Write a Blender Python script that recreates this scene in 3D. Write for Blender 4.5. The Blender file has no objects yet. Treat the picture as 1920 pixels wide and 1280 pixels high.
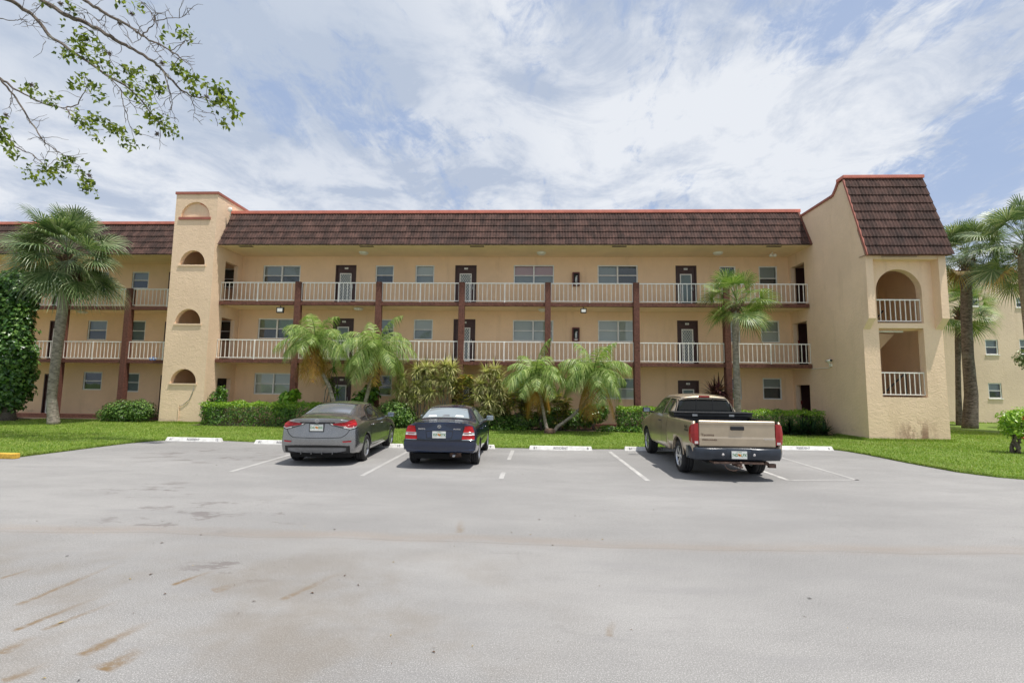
import bpy, bmesh, math, random
from mathutils import Vector, Matrix
from mathutils.bvhtree import BVHTree
import mathutils.noise as mn
R=math.radians; PI=math.pi
random.seed(7)
S=bpy.context.scene; C=S.collection
# ------------------------------------------------------------------ camera
CF,CP,CY,CR,CH=900.0,.096,-.0408,.012,1.85
fw=Vector((math.sin(CY)*math.cos(CP),math.cos(CY)*math.cos(CP),math.sin(CP)))
rt=Vector((math.cos(CY),-math.sin(CY),0)); up=rt.cross(fw)
rt2=math.cos(CR)*rt+math.sin(CR)*up; up2=-math.sin(CR)*rt+math.cos(CR)*up
cd=bpy.data.cameras.new('camera'); cam=bpy.data.objects.new('camera',cd); C.objects.link(cam)
cd.sensor_width=36; cd.lens=CF/1920*36; cd.clip_end=3000; cd.clip_start=.1
m=Matrix((rt2,up2,-fw)).transposed().to_4x4(); m.translation=(0,0,CH); cam.matrix_world=m
S.camera=cam
def at(px,py,Y):
    d=fw+(px-960)/CF*rt2-(py-640)/CF*up2
    return Vector((0,0,CH))+d*(Y/d.y)
# ------------------------------------------------------------------ objects
def tag(o,label=None,cat=None,group=None,kind=None):
    if label:o['label']=label
    if cat:o['category']=cat
    if group:o['group']=group
    if kind:o['kind']=kind
    return o
def empty(name,loc=(0,0,0),rz=0,label=None,cat=None,group=None,parent=None):
    o=bpy.data.objects.new(name,None); C.objects.link(o); o.location=loc; o.rotation_euler=(0,0,rz); o.empty_display_size=.2
    if parent:o.parent=parent
    return tag(o,label,cat,group)
def copy_tree(o,parent=None):
    c=o.copy(); C.objects.link(c); c.parent=parent
    for ch in [k for k in bpy.data.objects if k.parent==o]: copy_tree(ch,c)
    return c
class MB:
    def __init__(s): s.v=[];s.f=[];s.m=[]
    def add(s,vs,fs,m=0):
        n=len(s.v); s.v+= [tuple(v) for v in vs]; s.f+=[tuple(i+n for i in f) for f in fs]; s.m+=[m]*len(fs); return s
    def quad(s,a,b,c,d,m=0): return s.add([a,b,c,d],[(0,1,2,3)],m)
    def box(s,x0,x1,y0,y1,z0,z1,m=0):
        return s.add([(x0,y0,z0),(x1,y0,z0),(x1,y1,z0),(x0,y1,z0),(x0,y0,z1),(x1,y0,z1),(x1,y1,z1),(x0,y1,z1)],
          [(0,3,2,1),(4,5,6,7),(0,1,5,4),(1,2,6,5),(2,3,7,6),(3,0,4,7)],m)
    def bar(s,a,b,w,h=None,m=0,upv=(0,0,1)):
        a=Vector(a);b=Vector(b);h=h or w;d=(b-a).normalized();u=Vector(upv)
        if abs(d.dot(u))>.95:u=Vector((0,1,0))
        sd=d.cross(u).normalized();u=sd.cross(d)
        vs=[p+sd*i*w/2+u*j*h/2 for p in(a,b) for i,j in((-1,-1),(1,-1),(1,1),(-1,1))]
        return s.add(vs,[(0,1,2,3),(7,6,5,4),(0,4,5,1),(1,5,6,2),(2,6,7,3),(3,7,4,0)],m)
    def tube(s,pts,rs,n=8,m=0,cap=True):
        pts=[Vector(p) for p in pts]; k=len(pts)
        if not isinstance(rs,(list,tuple)): rs=[rs]*k
        ref=Vector((0,0,1)) if abs((pts[-1]-pts[0]).normalized().z)<.9 else Vector((1,0,0))
        vs=[];fs=[]
        for i,p in enumerate(pts):
            d=(pts[min(i+1,k-1)]-pts[max(i-1,0)]).normalized(); a=d.cross(ref).normalized(); b=d.cross(a)
            for j in range(n):
                t=2*PI*j/n; vs.append(p+(a*math.cos(t)+b*math.sin(t))*rs[i])
        for i in range(k-1):
            for j in range(n):
                j2=(j+1)%n; fs.append((i*n+j,(i+1)*n+j,(i+1)*n+j2,i*n+j2))
        if cap: fs.append(tuple(range(n))); fs.append(tuple((k-1)*n+j for j in reversed(range(n))))
        return s.add(vs,fs,m)
    def lathe(s,prof,c=(0,0,0),axis='z',n=24,m=0):
        vs=[];fs=[];k=len(prof);c=Vector(c)
        for j in range(n):
            t=2*PI*j/n
            for r,h in prof:
                if axis=='z':v=(r*math.cos(t),r*math.sin(t),h)
                else:v=(r*math.cos(t),h,r*math.sin(t))
                vs.append(c+Vector(v))
        for j in range(n):
            j2=(j+1)%n
            for i in range(k-1): fs.append((j*k+i,j2*k+i,j2*k+i+1,j*k+i+1))
        return s.add(vs,fs,m)
    def ell(s,c,r,m=0,n=12,k=8):
        prof=[(math.sin(PI*i/k)+1e-4,-math.cos(PI*i/k)) for i in range(k+1)]
        t=MB().lathe(prof,n=n); return s.add([(c[0]+x*r[0],c[1]+y*r[1],c[2]+z*r[2]) for x,y,z in t.v],t.f,m)
    def build(s,name,mats,parent=None,smooth=False,bevel=0,loc=None):
        me=bpy.data.meshes.new(name); me.from_pydata(s.v,[],s.f)
        if not isinstance(mats,(list,tuple)):mats=[mats]
        for q in mats: me.materials.append(q)
        me.polygons.foreach_set('material_index',s.m)
        if smooth: me.polygons.foreach_set('use_smooth',[True]*len(s.f))
        me.update()
        o=bpy.data.objects.new(name,me); C.objects.link(o)
        if parent:o.parent=parent
        if loc:o.location=loc
        if bevel:
            b=o.modifiers.new('b','BEVEL'); b.width=bevel; b.segments=2; b.limit_method='ANGLE'
        return o
def text_mb(txt,size,m=0,bold=0):
    cu=bpy.data.curves.new('t','FONT'); cu.body=txt; cu.size=size; cu.align_x='CENTER'; cu.align_y='CENTER'; cu.offset=bold
    cu.resolution_u=2
    ob=bpy.data.objects.new('t',cu); C.objects.link(ob); bpy.context.view_layer.update()
    me=bpy.data.meshes.new_from_object(ob.evaluated_get(bpy.context.evaluated_depsgraph_get()))
    vs=[v.co.copy() for v in me.vertices]; fs=[tuple(p.vertices) for p in me.polygons]
    bpy.data.objects.remove(ob); bpy.data.curves.remove(cu); bpy.data.meshes.remove(me)
    return vs,fs
def put_text(mb,txt,size,o,u,v,m=0,bold=0,sx=1):
    vs,fs=text_mb(txt,size,m,bold); o=Vector(o);u=Vector(u).normalized();v=Vector(v).normalized()
    mb.add([o+u*p.x*sx+v*p.y for p in vs],fs,m)
# ------------------------------------------------------------------ materials
def newmat(name):
    m=bpy.data.materials.new(name); m.use_nodes=True; nt=m.node_tree
    return m,nt,nt.nodes['Principled BSDF']
def N(nt,t,**k):
    n=nt.nodes.new(t)
    for a,b in k.items():
        if a in n.inputs.keys() if isinstance(a,str) else False: n.inputs[a].default_value=b
        else: setattr(n,a,b)
    return n
def L(nt,a,b): nt.links.new(a,b)
def mth(nt,op,a,b=None,c=None,clamp=False):
    n=nt.nodes.new('ShaderNodeMath'); n.operation=op; n.use_clamp=clamp
    for i,q in enumerate((a,b,c)):
        if q is None: continue
        if hasattr(q,'is_output'): L(nt,q,n.inputs[i])
        else: n.inputs[i].default_value=q
    return n.outputs[0]
def mix(nt,f,a,b,bt='MIX'):
    n=nt.nodes.new('ShaderNodeMix'); n.data_type='RGBA'; n.blend_type=bt
    for i,q in ((0,f),(6,a),(7,b)):
        if hasattr(q,'is_output'): L(nt,q,n.inputs[i])
        elif i==0: n.inputs[0].default_value=q
        else: n.inputs[i].default_value=(*q[:3],1)
    return n.outputs[2]
def noise(nt,vec,scale,detail=4,rough=.55,dist=0):
    n=nt.nodes.new('ShaderNodeTexNoise'); n.inputs['Scale'].default_value=scale; n.inputs['Detail'].default_value=detail
    n.inputs['Roughness'].default_value=rough; n.inputs['Distortion'].default_value=dist
    if vec is not None: L(nt,vec,n.inputs['Vector'])
    return n.outputs['Fac']
def ss(nt,x,a,b):
    n=nt.nodes.new('ShaderNodeMapRange'); n.interpolation_type='SMOOTHSTEP'
    L(nt,x,n.inputs[0]); n.inputs[1].default_value=a; n.inputs[2].default_value=b; return n.outputs[0]
def scl(nt,vec,s,rot=0,loc=(0,0,0)):
    n=nt.nodes.new('ShaderNodeMapping'); L(nt,vec,n.inputs[0]); n.inputs['Scale'].default_value=s
    n.inputs['Rotation'].default_value=(0,0,rot); n.inputs['Location'].default_value=loc; return n.outputs[0]
def bump(nt,h,bs,strength,dist):
    n=nt.nodes.new('ShaderNodeBump'); n.inputs['Strength'].default_value=strength; n.inputs['Distance'].default_value=dist
    L(nt,h,n.inputs['Height']); L(nt,n.outputs[0],bs.inputs['Normal']); return n
def pos(nt): return nt.nodes.new('ShaderNodeNewGeometry').outputs['Position']
def objc(nt): return nt.nodes.new('ShaderNodeTexCoord').outputs['Object']
def simple(name,col,rough=.6,metal=0,var=.12,vs=8,bs=0,bsc=40,coat=0,spec=.5,local=True):
    m,nt,b=newmat(name); v=objc(nt) if local else pos(nt)
    n=noise(nt,v,vs,5,.6); f=ss(nt,n,.3,.7)
    c=mix(nt,f,[x*(1-var) for x in col],[min(1,x*(1+var)) for x in col]); L(nt,c,b.inputs['Base Color'])
    b.inputs['Roughness'].default_value=rough; b.inputs['Metallic'].default_value=metal
    b.inputs['Coat Weight'].default_value=coat; b.inputs['Coat Roughness'].default_value=.05; b.inputs['Specular IOR Level'].default_value=spec
    if bs: bump(nt,noise(nt,v,bsc,4,.6),b,bs,.02)
    return m
def leafmat(name,cols,rough=.55,trans=.25,spec=.4):
    m,nt,b=newmat(name); g=nt.nodes.new('ShaderNodeNewGeometry'); r=nt.nodes.new('ShaderNodeValToRGB')
    r.color_ramp.interpolation='LINEAR'
    while len(r.color_ramp.elements)<len(cols): r.color_ramp.elements.new(.5)
    for i,c in enumerate(cols):
        e=r.color_ramp.elements[i]; e.position=i/(len(cols)-1); e.color=(*c,1)
    L(nt,g.outputs['Random Per Island'],r.inputs[0])
    L(nt,r.outputs[0],b.inputs['Base Color']); b.inputs['Roughness'].default_value=rough; b.inputs['Specular IOR Level'].default_value=spec
    t=nt.nodes.new('ShaderNodeBsdfTranslucent'); ms=nt.nodes.new('ShaderNodeMixShader'); ms.inputs[0].default_value=trans
    tc=mix(nt,1.0,r.outputs[0],(1.0,1.15,.55),'MULTIPLY'); L(nt,tc,t.inputs[0])
    L(nt,b.outputs[0],ms.inputs[1]); L(nt,t.outputs[0],ms.inputs[2]); L(nt,ms.outputs[0],nt.nodes['Material Output'].inputs[0])
    return m
M={}
def stucco(name,col,stain=False,sc=1.0,bs=.55):
    m,nt,b=newmat(name); p=pos(nt)
    n1=noise(nt,p,.5,5,.6); n2=noise(nt,scl(nt,p,(5*sc,5*sc,7*sc)),1,6,.62,1.6); n3=noise(nt,p,45,3,.6)
    c=mix(nt,ss(nt,n1,.3,.7),[x*.93 for x in col],[min(1,x*1.05) for x in col])
    c=mix(nt,mth(nt,'MULTIPLY',ss(nt,n2,.35,.65),.12),c,[x*.75 for x in col])
    s=nt.nodes.new('ShaderNodeSeparateXYZ'); L(nt,p,s.inputs[0]); X,Y,Z=s.outputs
    st=noise(nt,scl(nt,p,(2.2,2.2,.35)),1,5,.65)
    c=mix(nt,mth(nt,'MULTIPLY',ss(nt,st,.52,.78),.34),c,[col[0]*.62,col[1]*.58,col[2]*.5])
    if stain:
        zz=noise(nt,scl(nt,p,(5,5,1.6)),1,6,.7)
        a=mth(nt,'MULTIPLY',ss(nt,X,13.3,14.2),mth(nt,'SUBTRACT',1.0,ss(nt,X,14.6,15.3)))
        a=mth(nt,'MULTIPLY',a,mth(nt,'SUBTRACT',1.0,ss(nt,Z,.3,1.05)))
        a=mth(nt,'MULTIPLY',mth(nt,'MULTIPLY',a,ss(nt,zz,.46,.62)),.75)
        c=mix(nt,a,c,(.26,.12,.08))
    # splash dirt, a ragged band of grime low on the wall
    g=noise(nt,scl(nt,p,(1.4,1.4,3)),1,6,.7)
    a=mth(nt,'MULTIPLY',ss(nt,g,.5,.7),mth(nt,'SUBTRACT',1.0,ss(nt,Z,.15,.6)))
    c=mix(nt,mth(nt,'MULTIPLY',a,.45),c,(.22,.17,.11))
    L(nt,c,b.inputs['Base Color']); b.inputs['Roughness'].default_value=.92; b.inputs['Specular IOR Level'].default_value=.2
    h=mth(nt,'ADD',n2,mth(nt,'MULTIPLY',n3,.25)); bump(nt,h,b,bs,.035)
    return m
M['stucco']=stucco('cream_stucco',(.87,.65,.46),True)
M['stucco_far']=stucco('far_stucco',(.78,.615,.475),False,1.0,.5)
M['wall']=stucco('painted_wall',(.89,.635,.415),False,1.6,.10)
M['ceil']=simple('soffit_paint',(.88,.67,.44),.9,0,.05,1.2,.05,local=False)
M['brown']=simple('brown_stucco',(.14,.055,.038),.85,0,.30,14,.9,16,local=False)
M['cap']=simple('coral_cap',(.62,.20,.145),.6,0,.12,3,.1,local=False)
M['cap_dark']=simple('terracotta_trim',(.36,.12,.085),.7,0,.12,3,.1,local=False)
M['white']=simple('white_railing_paint',(.84,.81,.76),.45,0,.06,5,local=False)
M['alu']=simple('window_aluminium',(.78,.78,.75),.4,.0,.08,6,local=False)
M['door']=simple('dark_brown_door',(.065,.030,.028),.5,0,.15,5,.1,local=False)
M['steel']=simple('grey_steel',(.45,.46,.47),.35,.8,.1,9)
M['black']=simple('black_plastic',(.012,.012,.013),.5,0,.2,9)
M['dark']=simple('dark_interior',(.018,.016,.015),.9,0,.2,3,local=False)
M['red']=simple('alarm_red',(.30,.03,.025),.4,0,.1,9)
M['lamp']=simple('lamp_cover',(.82,.80,.74),.35,0,.03,9)
M['concrete']=simple('walkway_concrete',(.42,.38,.33),.9,0,.12,2,.2,local=False)
def tilemat():
    m,nt,b=newmat('roof_tile'); p=pos(nt)
    n1=noise(nt,scl(nt,p,(3.1,3.1,1.0)),1,6,.7); n2=noise(nt,p,.6,4,.6); n3=noise(nt,scl(nt,p,(9,9,1.3)),1,5,.7); n4=noise(nt,p,30,4,.7)
    c=mix(nt,ss(nt,n1,.35,.68),(.046,.029,.025),(.112,.062,.051))
    c=mix(nt,mth(nt,'MULTIPLY',ss(nt,n3,.55,.75),.5),c,(.20,.125,.10))
    c=mix(nt,mth(nt,'MULTIPLY',ss(nt,n2,.5,.7),.5),c,(.045,.034,.032))
    c=mix(nt,mth(nt,'MULTIPLY',ss(nt,n4,.62,.75),.35),c,(.25,.17,.14))
    g=nt.nodes.new('ShaderNodeNewGeometry'); rr=mth(nt,'ADD',mth(nt,'MULTIPLY',g.outputs['Random Per Island'],.32),.84)
    cc=nt.nodes.new('ShaderNodeCombineColor'); [L(nt,rr,cc.inputs[i]) for i in range(3)]
    c=mix(nt,1.0,c,cc.outputs[0],'MULTIPLY')
    L(nt,c,b.inputs['Base Color']); b.inputs['Roughness'].default_value=.9; b.inputs['Specular IOR Level'].default_value=.25
    bump(nt,n4,b,.4,.01); return m
M['tile']=tilemat()
def glassmat(name,refl=.16,tint=(.9,.95,.93)):
    m,nt,b=newmat(name); nt.nodes.remove(b)
    t=nt.nodes.new('ShaderNodeBsdfTransparent'); t.inputs[0].default_value=(*tint,1)
    g=nt.nodes.new('ShaderNodeBsdfGlossy'); g.inputs['Roughness'].default_value=.03; g.inputs[0].default_value=(.9,.95,1,1)
    n=noise(nt,pos(nt),.9,2,.5)
    bp=nt.nodes.new('ShaderNodeBump'); bp.inputs['Strength'].default_value=.10; bp.inputs['Distance'].default_value=.05; L(nt,n,bp.inputs['Height']); L(nt,bp.outputs[0],g.inputs['Normal'])
    lw=nt.nodes.new('ShaderNodeLayerWeight'); lw.inputs[0].default_value=.25
    f=mth(nt,'ADD',mth(nt,'MULTIPLY',lw.outputs['Fresnel'],.65),refl,clamp=True)
    ms=nt.nodes.new('ShaderNodeMixShader'); L(nt,f,ms.inputs[0]); L(nt,t.outputs[0],ms.inputs[1]); L(nt,g.outputs[0],ms.inputs[2])
    L(nt,ms.outputs[0],nt.nodes['Material Output'].inputs[0]); return m
M['glass']=glassmat('window_glass',.06)
def blindmat(name,col,horizontal=True,sc=26):
    m,nt,b=newmat(name); p=pos(nt); w=nt.nodes.new('ShaderNodeTexWave'); w.wave_type='BANDS'; w.bands_direction='Z' if horizontal else 'X'
    L(nt,p,w.inputs[0]); w.inputs['Scale'].default_value=sc/6.28*2; w.inputs['Distortion'].default_value=.3; w.inputs['Detail'].default_value=1
    c=mix(nt,w.outputs['Fac'],[x*.72 for x in col],col); L(nt,c,b.inputs['Base Color']); b.inputs['Roughness'].default_value=.8; return m
M['blind']=blindmat('white_blind',(.62,.62,.58))
M['blind_v']=blindmat('vertical_blind',(.55,.56,.50),False,30)
M['blind_pink']=blindmat('pink_curtain',(.62,.36,.36),False,22)
M['blind_grey']=blindmat('grey_blind',(.33,.36,.36))
M['blind_green']=blindmat('green_curtain',(.16,.24,.11),False,14)
M['blind_dark']=blindmat('dark_room_backing',(.05,.055,.055))  # near-black backing sheet, painted shade of the unlit room behind a pane
def asphalt():
    m,nt,b=newmat('asphalt'); p=pos(nt)
    s=nt.nodes.new('ShaderNodeSeparateXYZ'); L(nt,p,s.inputs[0]); X,Y,Z=s.outputs
    big=noise(nt,scl(nt,p,(.16,.34,1)),1,5,.6); mid=noise(nt,scl(nt,p,(.9,2.2,1)),1,6,.65)
    fine=noise(nt,p,105,3,.75); gr=noise(nt,p,190,2,.6)
    vo=nt.nodes.new('ShaderNodeTexVoronoi'); L(nt,p,vo.inputs['Vector']); vo.inputs['Scale'].default_value=120
    c=mix(nt,ss(nt,big,.3,.7),(.205,.201,.198),(.320,.312,.303))
    c=mix(nt,mth(nt,'MULTIPLY',ss(nt,mid,.46,.66),.42),c,(.215,.21,.206))
    # aggregate grains
    gm=noise(nt,p,34,3,.7); c=mix(nt,mth(nt,'MULTIPLY',ss(nt,gm,.52,.62),.15),c,(.17,.165,.16)); c=mix(nt,mth(nt,'MULTIPLY',ss(nt,gm,.50,.38),.10),c,(.42,.41,.40))
    c=mix(nt,mth(nt,'MULTIPLY',ss(nt,gr,.48,.62),.62),c,(.14,.135,.13))
    c=mix(nt,mth(nt,'MULTIPLY',ss(nt,fine,.50,.62),.62),c,(.52,.505,.49))
    c=mix(nt,mth(nt,'MULTIPLY',mth(nt,'SUBTRACT',1.0,ss(nt,vo.outputs['Distance'],.0,.35)),.08),c,(.60,.585,.56))
    # drag marks on the stalls, across the lot
    dr=noise(nt,scl(nt,p,(.35,2.6,1),R(8)),1,6,.7); c=mix(nt,mth(nt,'MULTIPLY',ss(nt,dr,.54,.70),.45),c,(.24,.235,.235))
    vc=nt.nodes.new('ShaderNodeTexVoronoi'); vc.feature='DISTANCE_TO_EDGE'; vc.inputs['Scale'].default_value=.42
    wp=nt.nodes.new('ShaderNodeVectorMath'); wp.operation='ADD'; nn_=nt.nodes.new('ShaderNodeTexNoise'); nn_.inputs['Scale'].default_value=1.6; nn_.inputs['Detail'].default_value=6; L(nt,p,nn_.inputs['Vector']); L(nt,p,wp.inputs[0]); L(nt,nn_.outputs['Color'],wp.inputs[1]); L(nt,wp.outputs[0],vc.inputs['Vector'])
    ck=mth(nt,'MULTIPLY',mth(nt,'SUBTRACT',1.0,ss(nt,vc.outputs['Distance'],.0015,.006)),ss(nt,noise(nt,p,.33,2,.5),.52,.60)); c=mix(nt,mth(nt,'MULTIPLY',ck,.18),c,(.11,.105,.10))
    def band(v,c0,w): return mth(nt,'SUBTRACT',1.0,ss(nt,mth(nt,'ABSOLUTE',mth(nt,'SUBTRACT',v,c0)),0.0,w))
    # long rusty joint across the lot
    wob=mth(nt,'MULTIPLY',noise(nt,scl(nt,p,(.25,0.01,1)),1,3,.5),.7)
    yy=mth(nt,'ADD',mth(nt,'SUBTRACT',Y,wob),mth(nt,'MULTIPLY',X,-.0))
    a=mth(nt,'MULTIPLY',band(yy,5.72,.30),ss(nt,noise(nt,scl(nt,p,(.8,4,1)),1,5,.7),.25,.62))
    c=mix(nt,mth(nt,'MULTIPLY',a,.30),c,(.27,.20,.145))
    a=band(yy,5.60,.035); c=mix(nt,mth(nt,'MULTIPLY',a,.25),c,(.16,.13,.11))
    # rust streaks on the near left
    jag=noise(nt,scl(nt,p,(5,5,1)),1,6,.7); tot=None
    for (x0,y0,x1,y1,w,k) in streaks:
        dx,dy=x1-x0,y1-y0; ln=math.hypot(dx,dy); ux,uy=dx/ln,dy/ln
        u=mth(nt,'ADD',mth(nt,'MULTIPLY',mth(nt,'SUBTRACT',X,x0),ux/ln),mth(nt,'MULTIPLY',mth(nt,'SUBTRACT',Y,y0),uy/ln))
        v=mth(nt,'ADD',mth(nt,'MULTIPLY',mth(nt,'SUBTRACT',X,x0),-uy/w),mth(nt,'MULTIPLY',mth(nt,'SUBTRACT',Y,y0),ux/w))
        v=mth(nt,'ADD',v,mth(nt,'MULTIPLY',mth(nt,'SUBTRACT',jag,.5),1.6))
        a=mth(nt,'SUBTRACT',1.0,ss(nt,mth(nt,'ABSOLUTE',v),.15,1.0))
        a=mth(nt,'MULTIPLY',a,mth(nt,'MULTIPLY',ss(nt,u,-.03,.04),mth(nt,'SUBTRACT',1.0,ss(nt,u,.1,1.0))))
        a=mth(nt,'MULTIPLY',a,k); tot=a if tot is None else mth(nt,'MAXIMUM',tot,a)
    tot=mth(nt,'MULTIPLY',tot,ss(nt,noise(nt,scl(nt,p,(14,14,1)),1,4,.7),.25,.6))
    c=mix(nt,tot,c,(.19,.13,.07))
    # dark spots on the left middle, ragged patches within oval fields
    sp=noise(nt,scl(nt,p,(1.1,2.6,1),R(-12)),1,6,.75)
    reg=None
    for (cx,cy,rx,ry) in ((-4.6,6.9,1.7,1.0),(-8.2,12.6,2.4,1.6),(-2.9,5.0,.7,.5),(-6.6,8.4,1.2,.7)):
        d=mth(nt,'ADD',mth(nt,'POWER',mth(nt,'DIVIDE',mth(nt,'SUBTRACT',X,cx),rx),2),mth(nt,'POWER',mth(nt,'DIVIDE',mth(nt,'SUBTRACT',Y,cy),ry),2))
        a=mth(nt,'SUBTRACT',1.0,ss(nt,d,.2,1.3)); reg=a if reg is None else mth(nt,'MAXIMUM',reg,a)
    a=mth(nt,'MULTIPLY',reg,ss(nt,sp,.545,.60)); c=mix(nt,mth(nt,'MULTIPLY',a,.62),c,(.14,.12,.115))
    # brownish wash on the left foreground
    a=mth(nt,'MULTIPLY',ss(nt,noise(nt,scl(nt,p,(.7,.7,1)),1,5,.6),.42,.65),mth(nt,'SUBTRACT',1.0,ss(nt,X,-1.2,.9)))
    a=mth(nt,'MULTIPLY',a,mth(nt,'SUBTRACT',1.0,ss(nt,Y,4.6,6.2))); c=mix(nt,mth(nt,'MULTIPLY',a,.50),c,(.195,.165,.13))
    # small dark crumbs
    cr=noise(nt,p,9,2,.5); c=mix(nt,mth(nt,'MULTIPLY',ss(nt,cr,.765,.79),.6),c,(.10,.085,.07))
    L(nt,c,b.inputs['Base Color']); b.inputs['Roughness'].default_value=.88; b.inputs['Specular IOR Level'].default_value=.3
    h=mth(nt,'ADD',mth(nt,'MULTIPLY',fine,.7),mth(nt,'MULTIPLY',gr,.5)); bump(nt,h,b,.5,.005)
    return m
def gxy(px,py,Z=0):
    d=fw+(px-960)/CF*rt2-(py-640)/CF*up2; t=(Z-CH)/d.z; return d.x*t,d.y*t
streaks=[]
for a,b_,c_,d_,w,k in ((35,1133,205,1062,.035,.8),(25,1182,175,1122,.03,.85),(80,1180,205,1132,.03,.7),(152,1228,270,1170,.05,1.0),(190,1256,262,1218,.075,1.0),(0,1225,60,1195,.05,.8),(322,1096,392,1072,.035,.9),(528,1124,620,1082,.035,.7),(5,1276,90,1245,.05,.7),(0,1084,60,1066,.03,.7),(400,1108,440,1096,.06,.6),(862,998,864,976,.05,.45),(1140,1192,1150,1165,.03,.4)):
    x0,y0=gxy(a,b_);x1,y1=gxy(c_,d_); streaks.append((x0,y0,x0+(x1-x0)*1.35,y0+(y1-y0)*1.35,w*1.5,min(1,k*1.1)))
M['asphalt']=asphalt()
def paintmark():
    m,nt,b=newmat('worn_white_paint'); p=pos(nt); n=noise(nt,p,22,6,.75); n2=noise(nt,p,1.7,3,.5)
    f=ss(nt,mth(nt,'ADD',n,mth(nt,'MULTIPLY',n2,.6)),.62,.86)
    c=mix(nt,f,(.66,.65,.62),(.36,.35,.34)); L(nt,c,b.inputs['Base Color']); b.inputs['Roughness'].default_value=.85; return m
M['mark']=paintmark()
M['stop']=simple('wheel_stop_paint',(.74,.73,.70),.85,0,.16,7,.35,30,local=False)
M['ink']=simple('stencil_ink',(.10,.10,.12),.8,0,.5,30,local=False)
def lawnmat():
    m,nt,b=newmat('lawn'); p=pos(nt); n=noise(nt,p,.8,5,.6); n2=noise(nt,p,14,5,.7)
    c=mix(nt,ss(nt,n,.3,.7),(.12,.19,.02),(.17,.25,.035)); c=mix(nt,mth(nt,'MULTIPLY',ss(nt,n2,.45,.7),.6),c,(.045,.085,.012))
    L(nt,c,b.inputs['Base Color']); b.inputs['Roughness'].default_value=.9; bump(nt,n2,b,.8,.03); return m
M['lawn']=lawnmat()
M['mulch']=simple('mulch_soil',(.075,.05,.035),.95,0,.4,12,.8,30,local=False)
M['yellow']=simple('yellow_curb_paint',(.62,.38,.05),.8,0,.25,12,.3,local=False)
def grassmat(*a):
    m=leafmat(*a); nt=m.node_tree; rp=[n for n in nt.nodes if n.bl_idname=='ShaderNodeValToRGB'][0]; b=nt.nodes['Principled BSDF']; p=pos(nt)
    f=mth(nt,'MULTIPLY',ss(nt,noise(nt,p,.55,5,.65),.48,.68),.55); c=mix(nt,f,rp.outputs[0],(.34,.33,.11)); f2=mth(nt,'MULTIPLY',ss(nt,noise(nt,scl(nt,p,(1,1,1),0,(7,3,0)),1.3,4,.6),.50,.66),.5); c=mix(nt,f2,c,(.09,.19,.025))
    L(nt,c,b.inputs['Base Color']); return m
M['grass']=grassmat('grass_blade',[(.16,.255,.025),(.24,.37,.045),(.32,.44,.07),(.44,.46,.15)],.6,.35)
def trunkmat(name,c1,c2,sc=6):
    m,nt,b=newmat(name); p=pos(nt); n=noise(nt,scl(nt,p,(sc,sc,sc*2.2)),1,6,.7); n2=noise(nt,scl(nt,p,(1.5,1.5,1.0)),1,4,.6)
    c=mix(nt,ss(nt,n,.35,.65),c1,c2); c=mix(nt,mth(nt,'MULTIPLY',ss(nt,n2,.55,.7),.5),c,(.30,.31,.25))
    L(nt,c,b.inputs['Base Color']); b.inputs['Roughness'].default_value=.95; bump(nt,n,b,.9,.03); return m
M['palm_trunk']=trunkmat('palm_trunk',(.16,.135,.11),(.36,.31,.26))
M['palm_trunk_d']=trunkmat('dark_palm_trunk',(.065,.05,.04),(.19,.155,.13))
M['bark']=trunkmat('bark',(.07,.055,.045),(.21,.17,.14),14)
M['boots']=simple('leaf_boots',(.13,.08,.055),.9,0,.4,20,.6)
M['sabal']=leafmat('sabal_leaf',[(.06,.11,.04),(.13,.20,.075),(.21,.28,.12),(.38,.42,.24)],.42,.2,.6)
M['sabal_y']=leafmat('sabal_leaf_bright',[(.08,.15,.03),(.16,.27,.05),(.26,.36,.09),(.42,.44,.19)],.42,.25,.6)
M['feather']=leafmat('feather_leaf',[(.09,.17,.035),(.19,.30,.065),(.33,.44,.12),(.52,.58,.24)],.45,.3)
M['dead']=leafmat('dead_frond',[(.36,.24,.07),(.45,.30,.08),(.24,.15,.06),(.42,.38,.12)],.6,.3)
M['orange_frond']=leafmat('orange_frond',[(.42,.20,.03),(.52,.28,.04),(.28,.13,.03),(.48,.36,.07)],.6,.3)
M['hedge']=leafmat('hedge_leaf',[(.025,.075,.010),(.06,.15,.018),(.12,.25,.028),(.22,.38,.045)],.35,.25,.6)
M['shrub']=leafmat('shrub_leaf',[(.03,.08,.015),(.08,.17,.03),(.15,.27,.05),(.25,.36,.09)],.4,.2)
M['vine']=leafmat('vine_leaf',[(.02,.06,.014),(.045,.13,.022),(.10,.22,.035),(.20,.34,.08)],.35,.2,.6)
M['pothos']=leafmat('pothos_leaf',[(.10,.26,.02),(.22,.40,.03),(.42,.52,.08)],.35,.3)
M['dracaena']=leafmat('dracaena_leaf',[(.22,.26,.08),(.48,.48,.20),(.72,.67,.36),(.58,.55,.26)],.5,.3)
M['croton']=leafmat('croton_leaf',[(.08,.14,.03),(.18,.26,.05),(.46,.26,.07),(.62,.54,.16),(.20,.28,.06),(.60,.48,.18),(.12,.18,.04)],.4,.25)
M['cordyline']=leafmat('purple_cordyline_leaf',[(.07,.02,.03),(.14,.05,.06),(.22,.10,.10),(.10,.06,.05)],.4,.2)
M['bromeliad']=leafmat('bromeliad_leaf',[(.015,.04,.02),(.03,.075,.03),(.06,.11,.05)],.35,.15,.6)
M['overhang']=leafmat('overhang_leaf',[(.05,.075,.015),(.11,.155,.025),(.22,.27,.04),(.34,.38,.07)],.4,.4)
M['flower']=leafmat('red_flower',[(.55,.03,.02),(.7,.08,.03),(.6,.03,.02)],.5,.2)
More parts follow.
